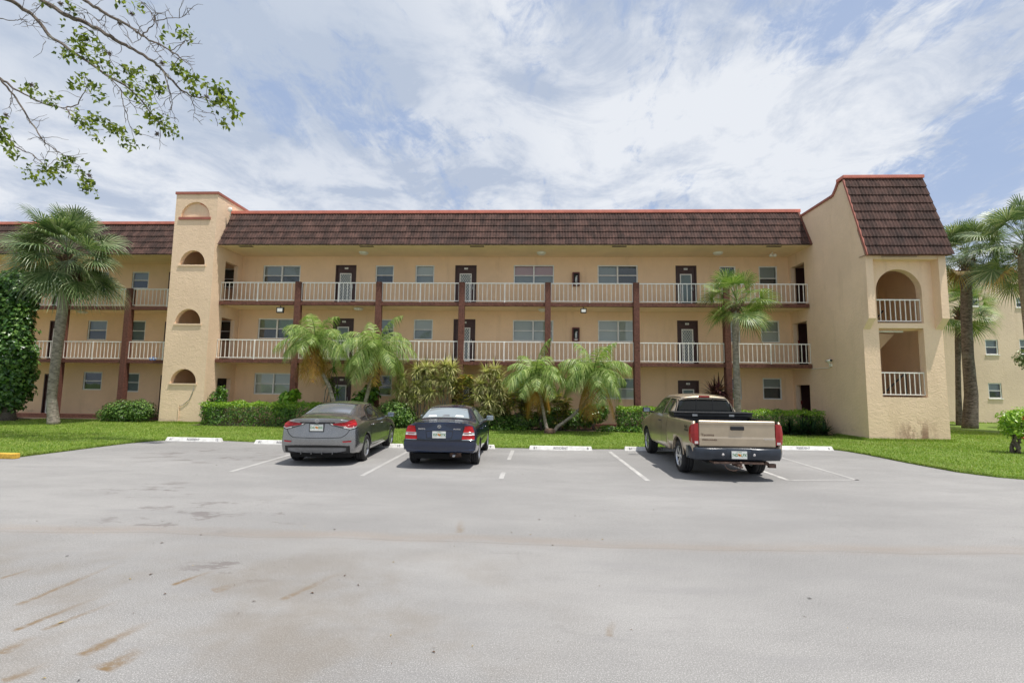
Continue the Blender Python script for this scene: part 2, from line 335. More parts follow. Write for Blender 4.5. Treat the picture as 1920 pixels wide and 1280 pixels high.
# ================================================================== building
F=[.10,3.03,5.78]      # walkway levels
def wall(mb,O,U,Nn,W,H,ops,depth,m=0,v0=0,mr=None):
    O=Vector(O);U=Vector(U);Nn=Vector(Nn);Z=Vector((0,0,1)); mr=m if mr is None else mr
    us=sorted({0,W}|{o[0] for o in ops}|{o[2] for o in ops}); vs=sorted({v0,H}|{o[1] for o in ops}|{o[3] for o in ops})
    P=lambda u,v,d=0:O+U*u+Z*v-Nn*d
    flip=U.cross(Z).dot(Nn)<0
    def q(a,b,c,d,mm):
        mb.quad(a,b,c,d,mm) if not flip else mb.quad(d,c,b,a,mm)
    for i in range(len(us)-1):
        for j in range(len(vs)-1):
            cu,cv=(us[i]+us[i+1])/2,(vs[j]+vs[j+1])/2
            if any(o[0]<cu<o[2] and o[1]<cv<o[3] for o in ops): continue
            q(P(us[i],vs[j]),P(us[i+1],vs[j]),P(us[i+1],vs[j+1]),P(us[i],vs[j+1]),m)
    for o in ops:
        u0,a0,u1,a1=o[:4]; ah=o[4] if len(o)>4 else 0
        zt=a1-ah
        q(P(u0,a0,0),P(u0,zt,0),P(u0,zt,depth),P(u0,a0,depth),mr); q(P(u1,a0,depth),P(u1,zt,depth),P(u1,zt,0),P(u1,a0,0),mr)
        q(P(u0,a0,depth),P(u1,a0,depth),P(u1,a0,0),P(u0,a0,0),mr)
        if not ah: q(P(u0,a1,0),P(u1,a1,0),P(u1,a1,depth),P(u0,a1,depth),mr)
        else:
            n=20; pr=None; c=(u0+u1)/2; r=(u1-u0)/2
            for k in range(n+1):
                t=PI-PI*k/n; x=c+r*math.cos(t); z=zt+ah*math.sin(t)
                if pr: 
                    q(P(pr[0],pr[1]),P(x,z),P(x,a1),P(pr[0],a1),m); q(P(pr[0],pr[1],0),P(x,z,0),P(x,z,depth),P(pr[0],pr[1],depth),mr)
                pr=(x,z)
def tiles(mb,x0,x1,p0,p1,n,tw=.32,m=0):
    p0=Vector((0,*p0));p1=Vector((0,*p1)); sl=(p1-p0); ln=sl.length; sl.normalize(); nr=Vector((0,sl.z*-1,sl.y)); nr=-nr if nr.y>0 else nr
    cl=ln/n; nt_=max(1,round((x1-x0)/tw)); w=(x1-x0)/nt_
    for k in range(n):
        for t in range(nt_):
            j=random.uniform(-.003,.004); xa=x0+t*w; e=random.uniform(-.006,.006); tl=random.uniform(-.008,.008)
            vs=[]; ns=8
            for s_ in range(ns+1):
                f=s_/ns; x=xa+f*w*1.002; h=.034*math.sin(f*2*PI+.6)**2
                b=p0+sl*(k*cl-.03+e+tl*(f-.5))
                for q_ in (b+nr*(.012),b+nr*(.046+h+j)-sl*h*1.2,b+sl*(cl+.03)+nr*(.012+h*.8+j)): vs.append((x,q_.y,q_.z))
            fs=[]
            for s_ in range(ns):
                for r_ in range(2): fs.append((s_*3+r_,(s_+1)*3+r_,(s_+1)*3+r_+1,s_*3+r_+1))
            mb.add(vs,fs,m)
def railing(parent,x0,x1,z,Y,name='railing',mid=True,sp=.203,h=.95):
    mb=MB(); mb.box(x0,x1,Y-.022,Y+.022,z+h-.045,z+h); mb.box(x0,x1,Y-.018,Y+.018,z+.07,z+.105)
    n=max(2,round((x1-x0)/sp)); w=(x1-x0)/n; c=n//2
    for i in range(n+1):
        x=min(max(x0+i*w,x0+.015),x1-.015)
        if mid and i==c: mb.box(x-.028,x+.028,Y-.05,Y-.023,z-.10,z+h-.046)
        else: mb.box(x-.013,x+.013,Y-.012,Y+.012,z+.105,z+h-.045)
    return mb.build(name,M['white'],parent)
def window(parent,x0,x1,z0,z1,Y,nx=1,up_='blind',lo='blind',fr='alu',split=.5,sill=False,lab=None):
    """Y = wall face; frame sits 6 cm back"""
    mb=MB(); y=Y+.05; t=.055
    for b in ((x0,x1,z1-t,z1),(x0,x1,z0,z0+t)): mb.box(b[0],b[1],y-.03,y+.03,b[2],b[3])
    mb.box(x0,x0+t,y-.028,y+.028,z0+t,z1-t); mb.box(x1-t,x1,y-.028,y+.028,z0+t,z1-t)
    zm=z0+(z1-z0)*split; w=(x1-x0)/nx
    for i in range(1,nx): mb.box(x0+w*i-.036,x0+w*i+.036,y-.034,y+.03,z0+t,z1-t)
    for i in range(nx): mb.box(x0+w*i+.046,x0+w*(i+1)-.046,y-.02,y+.02,zm-.022,zm+.022)
    if sill: mb.box(x0-.06,x1+.06,Y-.06,Y+.02,z0-.07,z0-.004,1)
    o=mb.build('window',[M[fr],M['stucco']],parent)
    MB().quad((x0+t,y+.012,z0+t),(x1-t,y+.012,z0+t),(x1-t,y+.012,z1-t),(x0+t,y+.012,z1-t)).build('pane',M['glass'],o)
    b=MB(); yb=y+.10
    ups=up_ if isinstance(up_,(list,tuple)) else [up_]*nx
    los=lo if isinstance(lo,(list,tuple)) else [lo]*nx
    names=sorted(set(ups)|set(los))
    for i in range(nx):
        a,c=x0+w*i,x0+w*(i+1)
        b.quad((a,yb,z0),(c,yb,z0),(c,yb,zm),(a,yb,zm),names.index(los[i])); b.quad((a,yb,zm),(c,yb,zm),(c,yb,z1),(a,yb,z1),names.index(ups[i]))
    for xx in (x0,x1): b.quad((xx,Y,z0),(xx,yb,z0),(xx,yb,z1),(xx,Y,z1),0)
    b.build('blind',[M[k] for k in names],o)  # holds blinds and curtains, also the dark backing sheets for unlit rooms
    if lab:o['label']=lab
    return o
def door(parent,x0,x1,z0,z1,Y,num,grille=True,arch=False,half=False):
    mb=MB(); y=Y+.03; t=.06
    mb.box(x0,x0+t,Y-.02,Y+.10,z0,z1); mb.box(x1-t,x1,Y-.02,Y+.10,z0,z1); mb.box(x0+t,x1-t,Y-.018,Y+.10,z1-t,z1)
    mb.box(x0+t,x1-t,y+.02,y+.07,z0,z1-t)
    if arch:
        cx=(x0+x1)/2; pts=[(cx+math.cos(PI-PI*i/12)*.30*(1 if abs(i-6)>1 else .9),y+.012,z1-.40+.13*math.sin(PI*i/12)**.7 ) for i in range(13)]
        for a,b in zip(pts,pts[1:]): mb.bar(a,b,.03,.035)
    o=mb.build('door',M['door'],parent)
    w=x1-x0; a,b=x0+w*.21,x1-w*.23 ; zt=z1-.42; zb=z0+.04
    s=MB(); f=.045; yy=y-.03
    s.box(a,a+f,yy,yy+.03,zb,zt); s.box(b-f,b,yy,yy+.03,zb,zt); s.box(a+f,b-f,yy+.001,yy+.03,zt-f,zt); s.box(a+f,b-f,yy+.001,yy+.03,zb,zb+.10)
    A,B,Cc,D=a+f,b-f,zb+.10,zt-f
    sd=s.build('screen_door',M['white'],o)
    MB().box(A,B,yy+.022,yy+.03,Cc,D).build('screen',M['screen'],sd)
    if grille:
        g=MB(); st=.115; H=D-Cc; W=B-A; k=-H/1.5
        while k<W:
            for sgn in (1,-1):
                # line x = k + v/1.5 clipped
                v0=max(0,-k*1.5); v1=min(H,(W-k)*1.5)
                if v1>v0+.02:
                    xa,xb=k+v0/1.5,k+v1/1.5
                    if sgn<0: xa,xb=W-xa,W-xb
                    g.bar((A+xa,yy+.012,Cc+v0),(A+xb,yy+.012,Cc+v1),.014,.010,upv=(0,1,0))
            k+=st
        g.build('grille',M['white'],sd)
    h=MB(); h.ell((b+.055,y-.02,z0+1.0),(.032,.035,.032)); h.ell((b+.055,y-.005,z0+1.16),(.025,.02,.025)); h.box(b+.03,b+.08,y+.005,y+.02,z0+.93,z0+1.2)
    h.build('handle',M['steel'],o,True)
    if num:
        n=MB(); n.box(x0+w/2-.09,x0+w/2+.09,y+.008,y+.02,z1-.20,z1-.11,1); put_text(n,num,.085,(x0+w/2,y+.004,z1-.155),(1,0,0),(0,0,1),0)
        n.build('door_number',[M['ink'],M['lamp']],o)
    return o
M['screen']=simple('screen_mesh',(.16,.21,.215),.45,.1,.1,5,local=False)
main=empty('apartment_building',(0,22,0),label='long three storey cream building with brown tiled mansard roof and white walkway railings',cat='building')
main.location=(0,0,0)
W=23.7
wins=[ # floor,x0,x1,z0,z1,nx,up,lo,frame,split
 (-13.80,-11.86,7.05,7.96,2,'blind_grey','blind_dark','alu',.42),
 (-7.96,-7.02,7.05,7.97,1,'blind_grey','blind_dark','white',.45),
 (-5.91,-4.95,7.05,7.98,1,'blind','blind_grey','alu',.45),
 (-.92,1.10,7.03,8.0,2,'blind_pink','blind_grey','alu',.45),
 (3.27,5.26,7.03,8.0,2,['blind_grey','blind_dark'],['blind_grey','blind_dark'],'white',.47),
 (9.27,10.05,7.05,7.96,1,'blind_dark','blind_dark','white',.5),
 (11.17,12.06,7.03,7.96,1,'blind_grey','blind_dark','alu',.35),
 (-13.90,-11.95,4.17,5.21,2,'blind_green','blind_dark','white',.5),
 (-7.88,-6.92,4.18,5.21,1,'blind_grey','blind_dark','white',.5),
 (-5.91,-4.95,4.19,5.21,1,'blind','blind_grey','alu',.5),
 (-.93,1.08,4.15,5.21,2,'blind_v','blind','alu',.5),
 (3.28,5.26,4.15,5.22,2,'blind','blind','alu',.53),
 (9.35,10.17,4.17,5.24,1,'blind','blind_grey','alu',.5),
 (11.17,12.06,4.18,5.25,1,'blind_grey','blind','alu',.5),
 (-13.92,-11.98,1.38,2.44,2,'blind','blind_v','alu',.5),
 (-7.90,-6.92,1.37,2.40,1,'blind_dark','blind_dark','alu',.5),
 (-5.91,-4.95,1.37,2.40,1,'blind_dark','blind_dark','alu',.5),
 (-.93,1.08,1.37,2.40,2,'blind_dark','blind_grey','alu',.5),
 (3.28,5.15,1.36,2.38,2,'blind_green','blind','alu',.5),
 (9.40,10.15,1.42,2.44,1,'blind_dark','blind_green','alu',.5),
 (11.16,12.05,1.44,2.46,1,'blind_grey','blind_dark','alu',.55)]
doors=[(-10.02,-8.96,2,'311',True,True),(-3.88,-2.80,2,'310',True,True),(7.12,8.14,2,'309',False,True),
 (-10.02,-8.97,1,'211',False,True),(-3.90,-2.81,1,'210',True,False),(7.14,8.14,1,'209',True,False),
 (-10.00,-8.97,0,'111',False,False),(-3.90,-2.81,0,'110',True,False),(7.12,8.12,0,'109',False,False)]
X0,X1=-14.92,14.3
ops=[(a-X0,c,b-X0,d) for a,b,c,d,*_ in wins]+[(a-X0,F[k],b-X0,F[k]+2.2) for a,b,k,*_ in doors]+[(12.95-X0,F[k],13.8-X0,F[k]+2.1) for k in range(3)]
mb=MB(); wall(mb,(X0,W,0),(1,0,0),(0,-1,0),X1-X0,8.6,ops,.12); mb.build('front_wall',M['wall'],main)
for w in wins: window(main,w[0],w[1],w[2],w[3],W,*w[4:9])
for d in doors: door(main,d[0],d[1],F[d[2]],F[d[2]]+2.2,W,d[3],d[4],d[5])
for k in range(3):
    z=F[k]; MB().box(12.95,13.8,W+.03,W+.10,z,z+2.1).build('stair_door',M['door'],main)
# walkway slabs
for k in (1,2):
    z=F[k]
    mb=MB(); mb.box(-14.90,14.28,22.21,W-.002,z-.135,z-.003,0); mb.build('walkway_slab',M['ceil'],main)
    MB().box(-14.90,12.58,22.03,22.21,z-.15,z+.010).build('slab_edge',M['brown'],main)
    MB().box(-14.88,14.2,22.215,W-.01,z-.003,z+.006).build('walkway_floor',M['concrete'],main)
MB().box(-14.90,14.28,22.25,W-.002,-.05,F[0]).build('ground_walkway',M['concrete'],main)
cx=[-11.22,-7.34,-3.41,.61,4.67,8.75]
pa=-14.9
for x in cx+[12.58]:
    MB().box(pa+.002,x-.002,22.06,22.24,-.02,.27).build('low_curb',M['brown'],main); pa=x+.27
for x in cx:
    mb=MB(); mb.box(x,x+.27,21.96,22.26,0,6.74)
    o=mb.build('column',M['brown'],main,bevel=.02)
edges=[-14.90]+[v for x in cx for v in (x,x+.27)]+[12.58]
for k in (1,2):
    for i in range(0,len(edges),2): railing(main,edges[i]+.003,edges[i+1]-.003,F[k],22.10)
# soffit, fascia, mansard
MB().box(-14.90,14.28,21.74,W-.002,8.42,8.55).build('soffit',M['ceil'],main)
mb=MB(); tiles(mb,-14.88,12.56,(21.66,8.46),(22.55,10.24),5,.27); mb.build('tile_roof',M['tile'],main)
MB().add([(-14.9,21.70,8.43),(12.58,21.70,8.43),(12.58,22.60,10.24),(-14.9,22.60,10.24),(-14.9,22.75,10.24),(12.58,22.75,10.24),(12.58,22.75,8.6),(-14.9,22.75,8.6)],[(0,1,2,3),(3,2,5,4)]).build('roof_underlay',M['dark'],main)
MB().box(-14.92,12.64,22.46,22.80,10.245,10.40).build('parapet_cap',M['cap'],main,bevel=.012)
MB().bar((12.54,21.60,8.42),(12.54,22.50,10.22),.09,.09).build('verge_trim',M['brown'],main)
MB().box(-14.9,14.3,22.80,34,9.75,9.95).build('roof_deck',M['concrete'],main)
MB().box(-14.9,14.3,33.8,34.0,0,9.75).build('rear_wall',M['wall'],main)
for px in (459,686,894,1162,1453):
    p=at(px,462,21.78); MB().box(p.x-.33,p.x+.33,21.80,21.95,8.405,8.418).build('soffit_vent',M['black'],main)
# ---- stair tower on the left
tw=MB(); TX0,TX1,TY0,TY1,TH=-16.95,-14.92,21.45,26.0,10.85
aops=[(-16.54-TX0,1.87,-15.33-TX0,2.53,.62),(-16.54-TX0,4.62,-15.33-TX0,5.31,.64),(-16.54-TX0,7.40,-15.33-TX0,8.10,.66),(-16.66-TX0,9.70,-15.27-TX0,10.44,.70)]
wall(tw,(TX0,TY0,0),(1,0,0),(0,-1,0),TX1-TX0,TH,aops,.22)
sops=[(22.34-TY0,F[k],23.34-TY0,F[k]+2.04) for k in range(3)]
wall(tw,(TX1,TY0,0),(0,1,0),(1,0,0),TY1-TY0,TH,sops,.2)
wall(tw,(TX0,TY0,0),(0,1,0),(-1,0,0),TY1-TY0,TH,[],.2)
tw.quad((TX0,TY1,0),(TX1,TY1,0),(TX1,TY1,TH),(TX0,TY1,TH)); tw.quad((TX0,TY0,TH),(TX1,TY0,TH),(TX1,TY1,TH),(TX0,TY1,TH))
tw.build('stair_tower',M['stucco'],main)
ti=MB(); a,b,c,d=TX0+.2,TX1-.2,TY0+.22,24.2
ti.quad((a,d,0),(b,d,0),(b,d,8.5),(a,d,8.5)); ti.quad((a,c,0),(a,d,0),(a,d,8.5),(a,c,8.5))
wall(ti,(b,c,0),(0,1,0),(-1,0,0),d-c,8.5,[(22.34-c,F[k],23.34-c,F[k]+2.04) for k in range(3)],.001)
wall(ti,(a,c,0),(1,0,0),(0,1,0),b-a,8.5,[(-16.56-a,z0,-15.31-a,z1) for z0,z1 in ((1.85,2.55),(4.6,5.33),(7.38,8.12))],.001)
for k in range(3): ti.box(a,b,c,d,F[k]-.15,F[k]-.001)
ti.quad((a,c,8.5),(b,c,8.5),(b,d,8.5),(a,d,8.5)); ti.build('tower_lobby',M['wall'],main)
for k in range(3): window(main,-16.35,-15.35,F[k]+1.1,F[k]+2.1,24.04,1,'blind_dark','blind_dark','alu',.45)
bl=MB(); bl.quad((-16.7,TY0+.10,9.66),(-15.2,TY0+.10,9.66),(-15.2,TY0+.10,10.5),(-16.7,TY0+.10,10.5)); bl.build('blind_arch',M['stucco'],main)
mb=MB(); mb.box(-16.74,-15.20,TY0-.05,TY0+.02,9.58,9.70); mb.build('arch_sill',M['cap_dark'],main)
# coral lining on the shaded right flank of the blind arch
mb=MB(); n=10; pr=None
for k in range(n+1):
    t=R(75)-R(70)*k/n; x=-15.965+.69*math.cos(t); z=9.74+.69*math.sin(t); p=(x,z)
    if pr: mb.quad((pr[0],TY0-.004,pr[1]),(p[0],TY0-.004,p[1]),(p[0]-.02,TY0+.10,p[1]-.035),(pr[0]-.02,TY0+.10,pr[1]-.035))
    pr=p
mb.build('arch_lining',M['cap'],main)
for z in (1.87,4.62,7.40): MB().box(-16.60,-15.27,TY0-.045,TY0-.002,z-.07,z).build('arch_sill',M['stucco'],main)
mb=MB(); mb.box(TX0-.04,TX1+.04,TY0-.04,TY0+.14,TH-.03,TH+.09); mb.box(TX0-.04,TX0+.12,TY0+.14,TY1,TH-.03,TH+.088); mb.box(TX1-.12,TX1+.04,TY0+.14,TY1,TH-.03,TH+.088)
mb.build('tower_cap',M['cap_dark'],main)
# ---- projecting stair wing on the right
WX,WR,WF=12.6,15.53,18.65
wg=MB(); yb=30.0
sops=[(22.34-WF,F[k],23.5-WF,F[k]+2.04) for k in range(3)]
YS=19.3; sops=[(a-YS+WF,b_,c_-YS+WF,d_) for a,b_,c_,d_ in sops]
wall(wg,(WX,YS,0),(0,1,0),(-1,0,0),yb-YS,9.98,sops,.2)
wall(wg,(WR,YS,0),(0,1,0),(1,0,0),yb-YS,9.98,[],.2)
for xa,xb in ((WX,WX+.2),(WR-.2,WR)):
    pl=[(WF,0),(YS,0),(YS,9.98),(19.12,9.98),(WF,8.3)]; n=5
    wg.add([(xa,y,z) for y,z in pl]+[(xb,y,z) for y,z in pl],[tuple(range(n)),tuple(n+i for i in reversed(range(n)))]+[(i,(i+1)%n,n+(i+1)%n,n+i) for i in range(n)])
fops=[(13.18-WX-.2,1.67,14.83-WX-.2,4.27),(13.16-WX-.2,4.47,14.86-WX-.2,6.55,.85)]
wall(wg,(WX+.2,WF,0),(1,0,0),(0,-1,0),WR-WX-.4,7.2,fops,.28)
for xa,xb in ((WX,WX+.27),(WR-.27,WR)):
    pts=[(WF,4.22),(18.30,4.58),(18.30,6.98),(19.32,10.42),(19.62,10.40),(19.92,9.98),(WF,9.98)]
    # fin plus gable above, as an extruded outline
    poly=[(WF-.001,4.22),(18.30,4.60),(18.30,6.97),(WF-.001,8.05)]
    g2=[(WF,8.18),(19.32,10.44),(19.60,10.36),(19.95,9.98),(WF,9.98)]
    for pl in (poly,):
        n=len(pl); wg.add([(xa,y,z) for y,z in pl]+[(xb,y,z) for y,z in pl],[tuple(range(n)),tuple(n+i for i in reversed(range(n)))]+[(i,(i+1)%n,n+(i+1)%n,n+i) for i in range(n)])
    pl=[(19.22,9.98),(19.34,10.40),(19.60,10.36),(19.95,9.98)]; n=4
    xa,xb=(xa,xa+.2) if xa==WX else (xb-.2,xb)
    wg.add([(xa,y,z) for y,z in pl]+[(xb,y,z) for y,z in pl],[tuple(range(n)),tuple(n+i for i in reversed(range(n)))]+[(i,(i+1)%n,n+(i+1)%n,n+i) for i in range(n)])
wg.quad((WX,yb,0),(WR,yb,0),(WR,yb,9.98),(WX,yb,9.98)); wg.box(WX+.02,WR-.02,19.6,yb,9.7,9.85)
wg.box(WX+.27,WR-.27,18.32,WF+.3,6.86,7.0)
wing=wg.build('stair_wing',M['stucco'],main)
wi=MB(); a,b=WX+.2,WR-.2; c=WF+.28
wi.quad((a,c,0),(a,21.6,0),(a,21.6,7),(a,c,7)); wi.quad((b,c,0),(b,21.6,0),(b,21.6,7),(b,c,7)); wi.quad((a,21.6,0),(b,21.6,0),(b,21.6,7),(a,21.6,7))
wi.quad((a,c,6.9),(b,c,6.9),(b,21.6,6.9),(a,21.6,6.9)); wi.box(a,b,c,19.3,4.22,4.40); wi.box(a,b,c,19.3,1.45,1.6)
# flight rising to the right: soffit seen through the lower opening
n=3; pl=[(12.81,2.2),(14.75,4.21),(12.81,4.21)]; wi.add([(x,20.0,z) for x,z in pl]+[(x,21.5,z) for x,z in pl],[(0,1,2),(5,4,3),(0,3,4,1)])
wi.build('stairwell',M['wall'],main)
mb=MB(); mb.tube([(13.6,19.25,1.75),(14.5,19.25,2.6)],.03); mb.tube([(14.5,19.25,2.6),(14.5,19.25,1.7)],.03); mb.build('stair_handrail',M['black'],main); MB().tube([(13.9,20.2,4.5),(14.5,20.2,5.2)],.03).build('stair_handrail',M['black'],main)
railing(main,13.19,14.82,1.68,18.76,mid=False,sp=.185,h=.93); railing(main,13.17,14.85,4.47,18.76,mid=False,sp=.185,h=.93)
mb=MB(); tiles(mb,WX-.07,WR+.13,(18.10,7.0),(19.24,10.42),9,.27); mb.build('wing_tile_roof',M['tile'],main)
MB().add([(WX-.05,18.16,6.99),(WR+.11,18.16,6.99),(WR+.11,19.28,10.40),(WX-.05,19.28,10.40),(WX-.05,19.5,10.40),(WR+.11,19.5,10.40),(WX-.05,18.6,6.99),(WR+.11,18.6,6.99)],[(0,1,2,3),(3,2,5,4),(0,6,7,1)]).build('wing_underlay',M['brown'],main)
MB().bar((WX-.07,18.07,6.95),(WX-.07,19.20,10.36),.05,.07).build('verge_trim',M['cap_dark'],main)
MB().box(WX-.09,WR+.15,19.14,19.62,10.42,10.55).build('wing_cap',M['cap'],main,bevel=.012)
mb=MB(); pl=[(19.40,10.50),(19.62,10.42),(19.80,10.20),(19.98,10.04),(20.15,10.02)]
for a_,b_ in zip(pl,pl[1:]): mb.bar((WX+.08,*a_),(WX+.08,*b_),.26,.11)
mb.box(WX-.05,WX+.21,20.13,29.9,9.98,10.08); mb.build('flank_cap',M['cap_dark'],main)
MB().box(13.2,14.5,18.30,18.34,6.95,6.965).build('soffit_vent',M['black'],main)
# ---- left wing, its own block set further back
lw=empty('apartment_building',(0,0,0),label='lower left block set back behind the arched stair tower, mostly behind a fan palm',cat='building')
LY=23.7;LW=25.3;LX0,LX1=-36.0,-16.97
lwin=[(-22.15,-21.2,7.05,8.0,'blind_grey','blind_dark'),(-24.75,-23.5,7.05,8.0,'blind_grey','blind_dark'),(-24.42,-23.33,4.18,5.27,'blind_grey','blind_dark'),(-22.0,-21.15,4.15,5.27,'blind_grey','blind_grey'),(-24.40,-23.35,1.46,2.44,'blind_dark','blind_dark'),(-22.0,-21.25,1.38,2.40,'blind_grey','blind_grey'),
 (-29.5,-28.3,1.4,2.4,'blind_dark','blind_grey'),(-29.5,-28.3,4.2,5.2,'blind_dark','blind_grey'),(-29.5,-28.3,7.05,8.0,'blind_dark','blind_grey')]
ldoor=[(-20.05,-19.1,k) for k in range(3)]+[(-26.6,-25.6,k) for k in range(3)]
ops=[(a-LX0,c,b-LX0,d) for a,b,c,d,*_ in lwin]+[(a-LX0,F[k],b-LX0,F[k]+2.2) for a,b,k in ldoor]
mb=MB(); wall(mb,(LX0,LW,0),(1,0,0),(0,-1,0),LX1-LX0,8.6,ops,.12); mb.build('front_wall',M['wall'],lw)
for w in lwin: window(lw,*w[:4],LW,1,w[4],w[5],'alu',.5)
for a,b,k in ldoor: door(lw,a,b,F[k],F[k]+2.2,LW,None,False,False)
lc=[-31.9,-28.05,-24.45,-20.98]
for k in (1,2):
    z=F[k]; MB().box(LX0,LX1,LY+.20,LW-.002,z-.135,z-.003).build('walkway_slab',M['ceil'],lw)
    MB().box(LX0,LX1-.002,LY+.02,LY+.2,z-.15,z+.010).build('slab_edge',M['brown'],lw)
MB().box(LX0,LX1,LY+.25,LW-.002,-.05,F[0]).build('ground_walkway',M['concrete'],lw)
for x in lc: MB().box(x,x+.30,LY-.05,LY+.25,0,6.74).build('column',M['brown'],lw,bevel=.02)
ed=[LX0]+[v for x in lc for v in (x,x+.30)]+[LX1]
for i in range(0,len(ed),2):
    for k in (1,2): railing(lw,ed[i]+.003,ed[i+1]-.003,F[k],LY+.09)
    MB().box(ed[i]+.002,ed[i+1]-.002,LY+.05,LY+.22,-.02,.27).build('low_curb',M['brown'],lw)
MB().box(LX0,LX1,LY-.30,LW-.002,8.42,8.55).build('soffit',M['ceil'],lw)
mb=MB(); tiles(mb,LX0,LX1-.02,(LY-.38,8.46),(LY+.52,10.30),5,.27); mb.build('tile_roof',M['tile'],lw)
MB().add([(LX0,LY-.34,8.43),(LX1,LY-.34,8.43),(LX1,LY+.56,10.30),(LX0,LY+.56,10.30),(LX0,LY+.7,10.3),(LX1,LY+.7,10.3)],[(0,1,2,3),(3,2,5,4)]).build('roof_underlay',M['dark'],lw)
MB().box(LX0,LX1,LY+.42,LY+.76,10.305,10.46).build('parapet_cap',M['cap'],lw,bevel=.012)
MB().box(LX0,LX1,LY+.76,34,9.75,9.95).build('roof_deck',M['concrete'],lw)
# ---- the block behind on the right
rb=empty('apartment_building',(0,0,0),label='plain cream block at the far right behind the palm trunks',cat='building')
RY=30.5; rw=[(27.82,28.60,1.56,2.49),(27.85,28.60,4.22,5.14),(29.88,30.7,4.25,5.18),(29.88,30.7,7.15,7.78),(30.5,31.3,1.5,2.45),(26.95,27.7,7.2,8.1)]
mb=MB(); wall(mb,(15.6,RY,0),(1,0,0),(0,-1,0),26,9.35,[(a-15.6,c,b-15.6,d) for a,b,c,d in rw],.12); mb.box(15.6,41.6,RY+.3,40,9.2,9.34); mb.build('front_wall',M['stucco_far'],rb)
for i,(a,b,c,d) in enumerate(rw):
    window(rb,a,b,c,d,RY,1,'blind_grey','blind_dark' if i else 'blind_dark','alu',.5); MB().box(a-.05,b+.05,RY-.05,RY-.002,c-.06,c).build('window_sill',M['lamp'],rb)
MB().box(15.6,41.6,RY-.05,RY+.3,9.35,9.47).build('parapet_cap',M['cap_dark'],rb)
# ---- fittings that hang on the buildings
def thing1(mb,name,mats,label,cat,group=None,smooth=False,bevel=0): return tag(mb.build(name,mats,None,smooth,bevel),label,cat,group)
def ceil_light(p,zc,label,grp='oval lights under the walkway ceilings'):
    t=empty('ceiling_light',(p.x,p.y,zc),label=label,cat='light',group=grp)
    MB().lathe([(0.001,-.10),(.16,-.095),(.21,-.06),(.22,-.02)],n=20).build('diffuser',M['lamp'],t,True); MB().lathe([(.001,-.02),(.23,-.02),(.24,0),(.001,0)],n=20).build('base',M['white'],t,True)
for px,py,l in ((682,473,'oval white light under the roof soffit, leftmost of the row of three'),(1015,472,'oval white light under the roof soffit above the pink curtained window'),(1346,474,'oval white light under the roof soffit, above the fan palm')):
    p=at(px,py,22.9); ceil_light(p,8.415,l)
for px,py,l in ((672,579,'white ceiling light under the middle walkway above the palm tops'),(1018,580,'white ceiling light under the middle walkway half behind the brown column')):
    p=at(px,py,22.9); ceil_light(p,5.62,l)
for px,py,l in ((155,586,'white ceiling light under the left block walkway beside the palm trunk'),): 
    p=at(px,py,24.4); ceil_light(p,5.62,l)
def flood(p,label,s=1):
    t=empty('flood_light',p,label=label,cat='flood light',group='flood lights fixed under the walkway edge')
    h=MB(); h.box(-.17*s,.17*s,-.05,.05,-.34*s,-.08*s); h.tube([(0,0,-.08),(0,0,0)],.025); h.build('housing',M['black'],t,bevel=.012)
    MB().box(-.12*s,.12*s,-.058,-.05,-.29*s,-.13*s).build('lens',M['lamp'],t)
flood((at(526,575,22.1).x,22.1,5.595),'black flood light with pale lens under the middle walkway edge, left end')
flood((at(1094,575,22.1).x,22.1,5.595),'small grey flood light under the middle walkway edge right of centre',.8)
def cabinet(x,z,label,y=W):
    t=empty('extinguisher_cabinet',(x,y,z),label=label,cat='fire extinguisher cabinet',group='red brown extinguisher cabinets on the walkway wall')
    b=MB(); b.box(-.18,.18,-.17,-.003,-.34,.34); b.build('case',M['cap_b'],t,bevel=.02)
    MB().box(-.125,.125,-.18,-.171,-.20,.27).build('glass_door',M['dark'],t)
    g=MB(); g.tube([(0,-.20,-.22),(0,-.20,.05),(0,-.20,.10)],[.06,.06,.025],10); g.box(-.02,.07,-.22,-.18,.10,.14); g.build('extinguisher',M['lamp2'],t,True)
    g=MB(); g.box(-.07,.07,-.176,-.171,-.30,-.24); g.build('sticker',M['lamp'],t)
M['cap_b']=simple('cabinet_paint',(.13,.025,.02),.4,0,.1,5); M['lamp2']=simple('cabinet_glint',(.55,.58,.62),.2,.3,.2,12)
cabinet(2.19,7.27,'red brown fire extinguisher cabinet on the top floor wall between two windows'); cabinet(2.18,4.50,'red brown fire extinguisher cabinet on the middle floor wall between two windows')
for k,(px,py,fl) in enumerate(((1487,500,'top'),(1494,603,'middle'),(1499,715,'ground'))):
    p=at(px,py,W-.06); t=empty('fire_alarm',(p.x,W,p.z),label='red round fire alarm bell with conduit on the %s floor by the stair wing'%fl,cat='fire alarm',group='fire alarm bells by the stair wing')
    MB().lathe([(.001,-.10),(.07,-.10),(.11,-.06),(.12,-.01),(.001,0)],axis='y',n=16).build('bell',M['red'],t,True)
    g=MB(); g.tube([(.02,-.03,-.1),(.02,-.03,-.95)],.016,6); g.build('conduit',M['wall'],t); MB().box(-.04,.08,-.07,-.002,-1.08,-.92).build('pull_station',M['red'],t)
p=at(1448,477,22.8); t=empty('spot_light',(p.x,22.8,8.415),label='white twin lamp emergency light on the roof soffit near the stair wing',cat='light')
g=MB(); g.tube([(0,0,0),(0,0,-.12)],.03); g.build('mount',M['white'],t)
for s in (-1,1): MB().lathe([(.02,.08),(.07,0),(.085,-.08),(.001,-.085)],c=(s*.09,0,-.17),axis='y',n=14).build('lamp_head',M['lamp'],t,True)
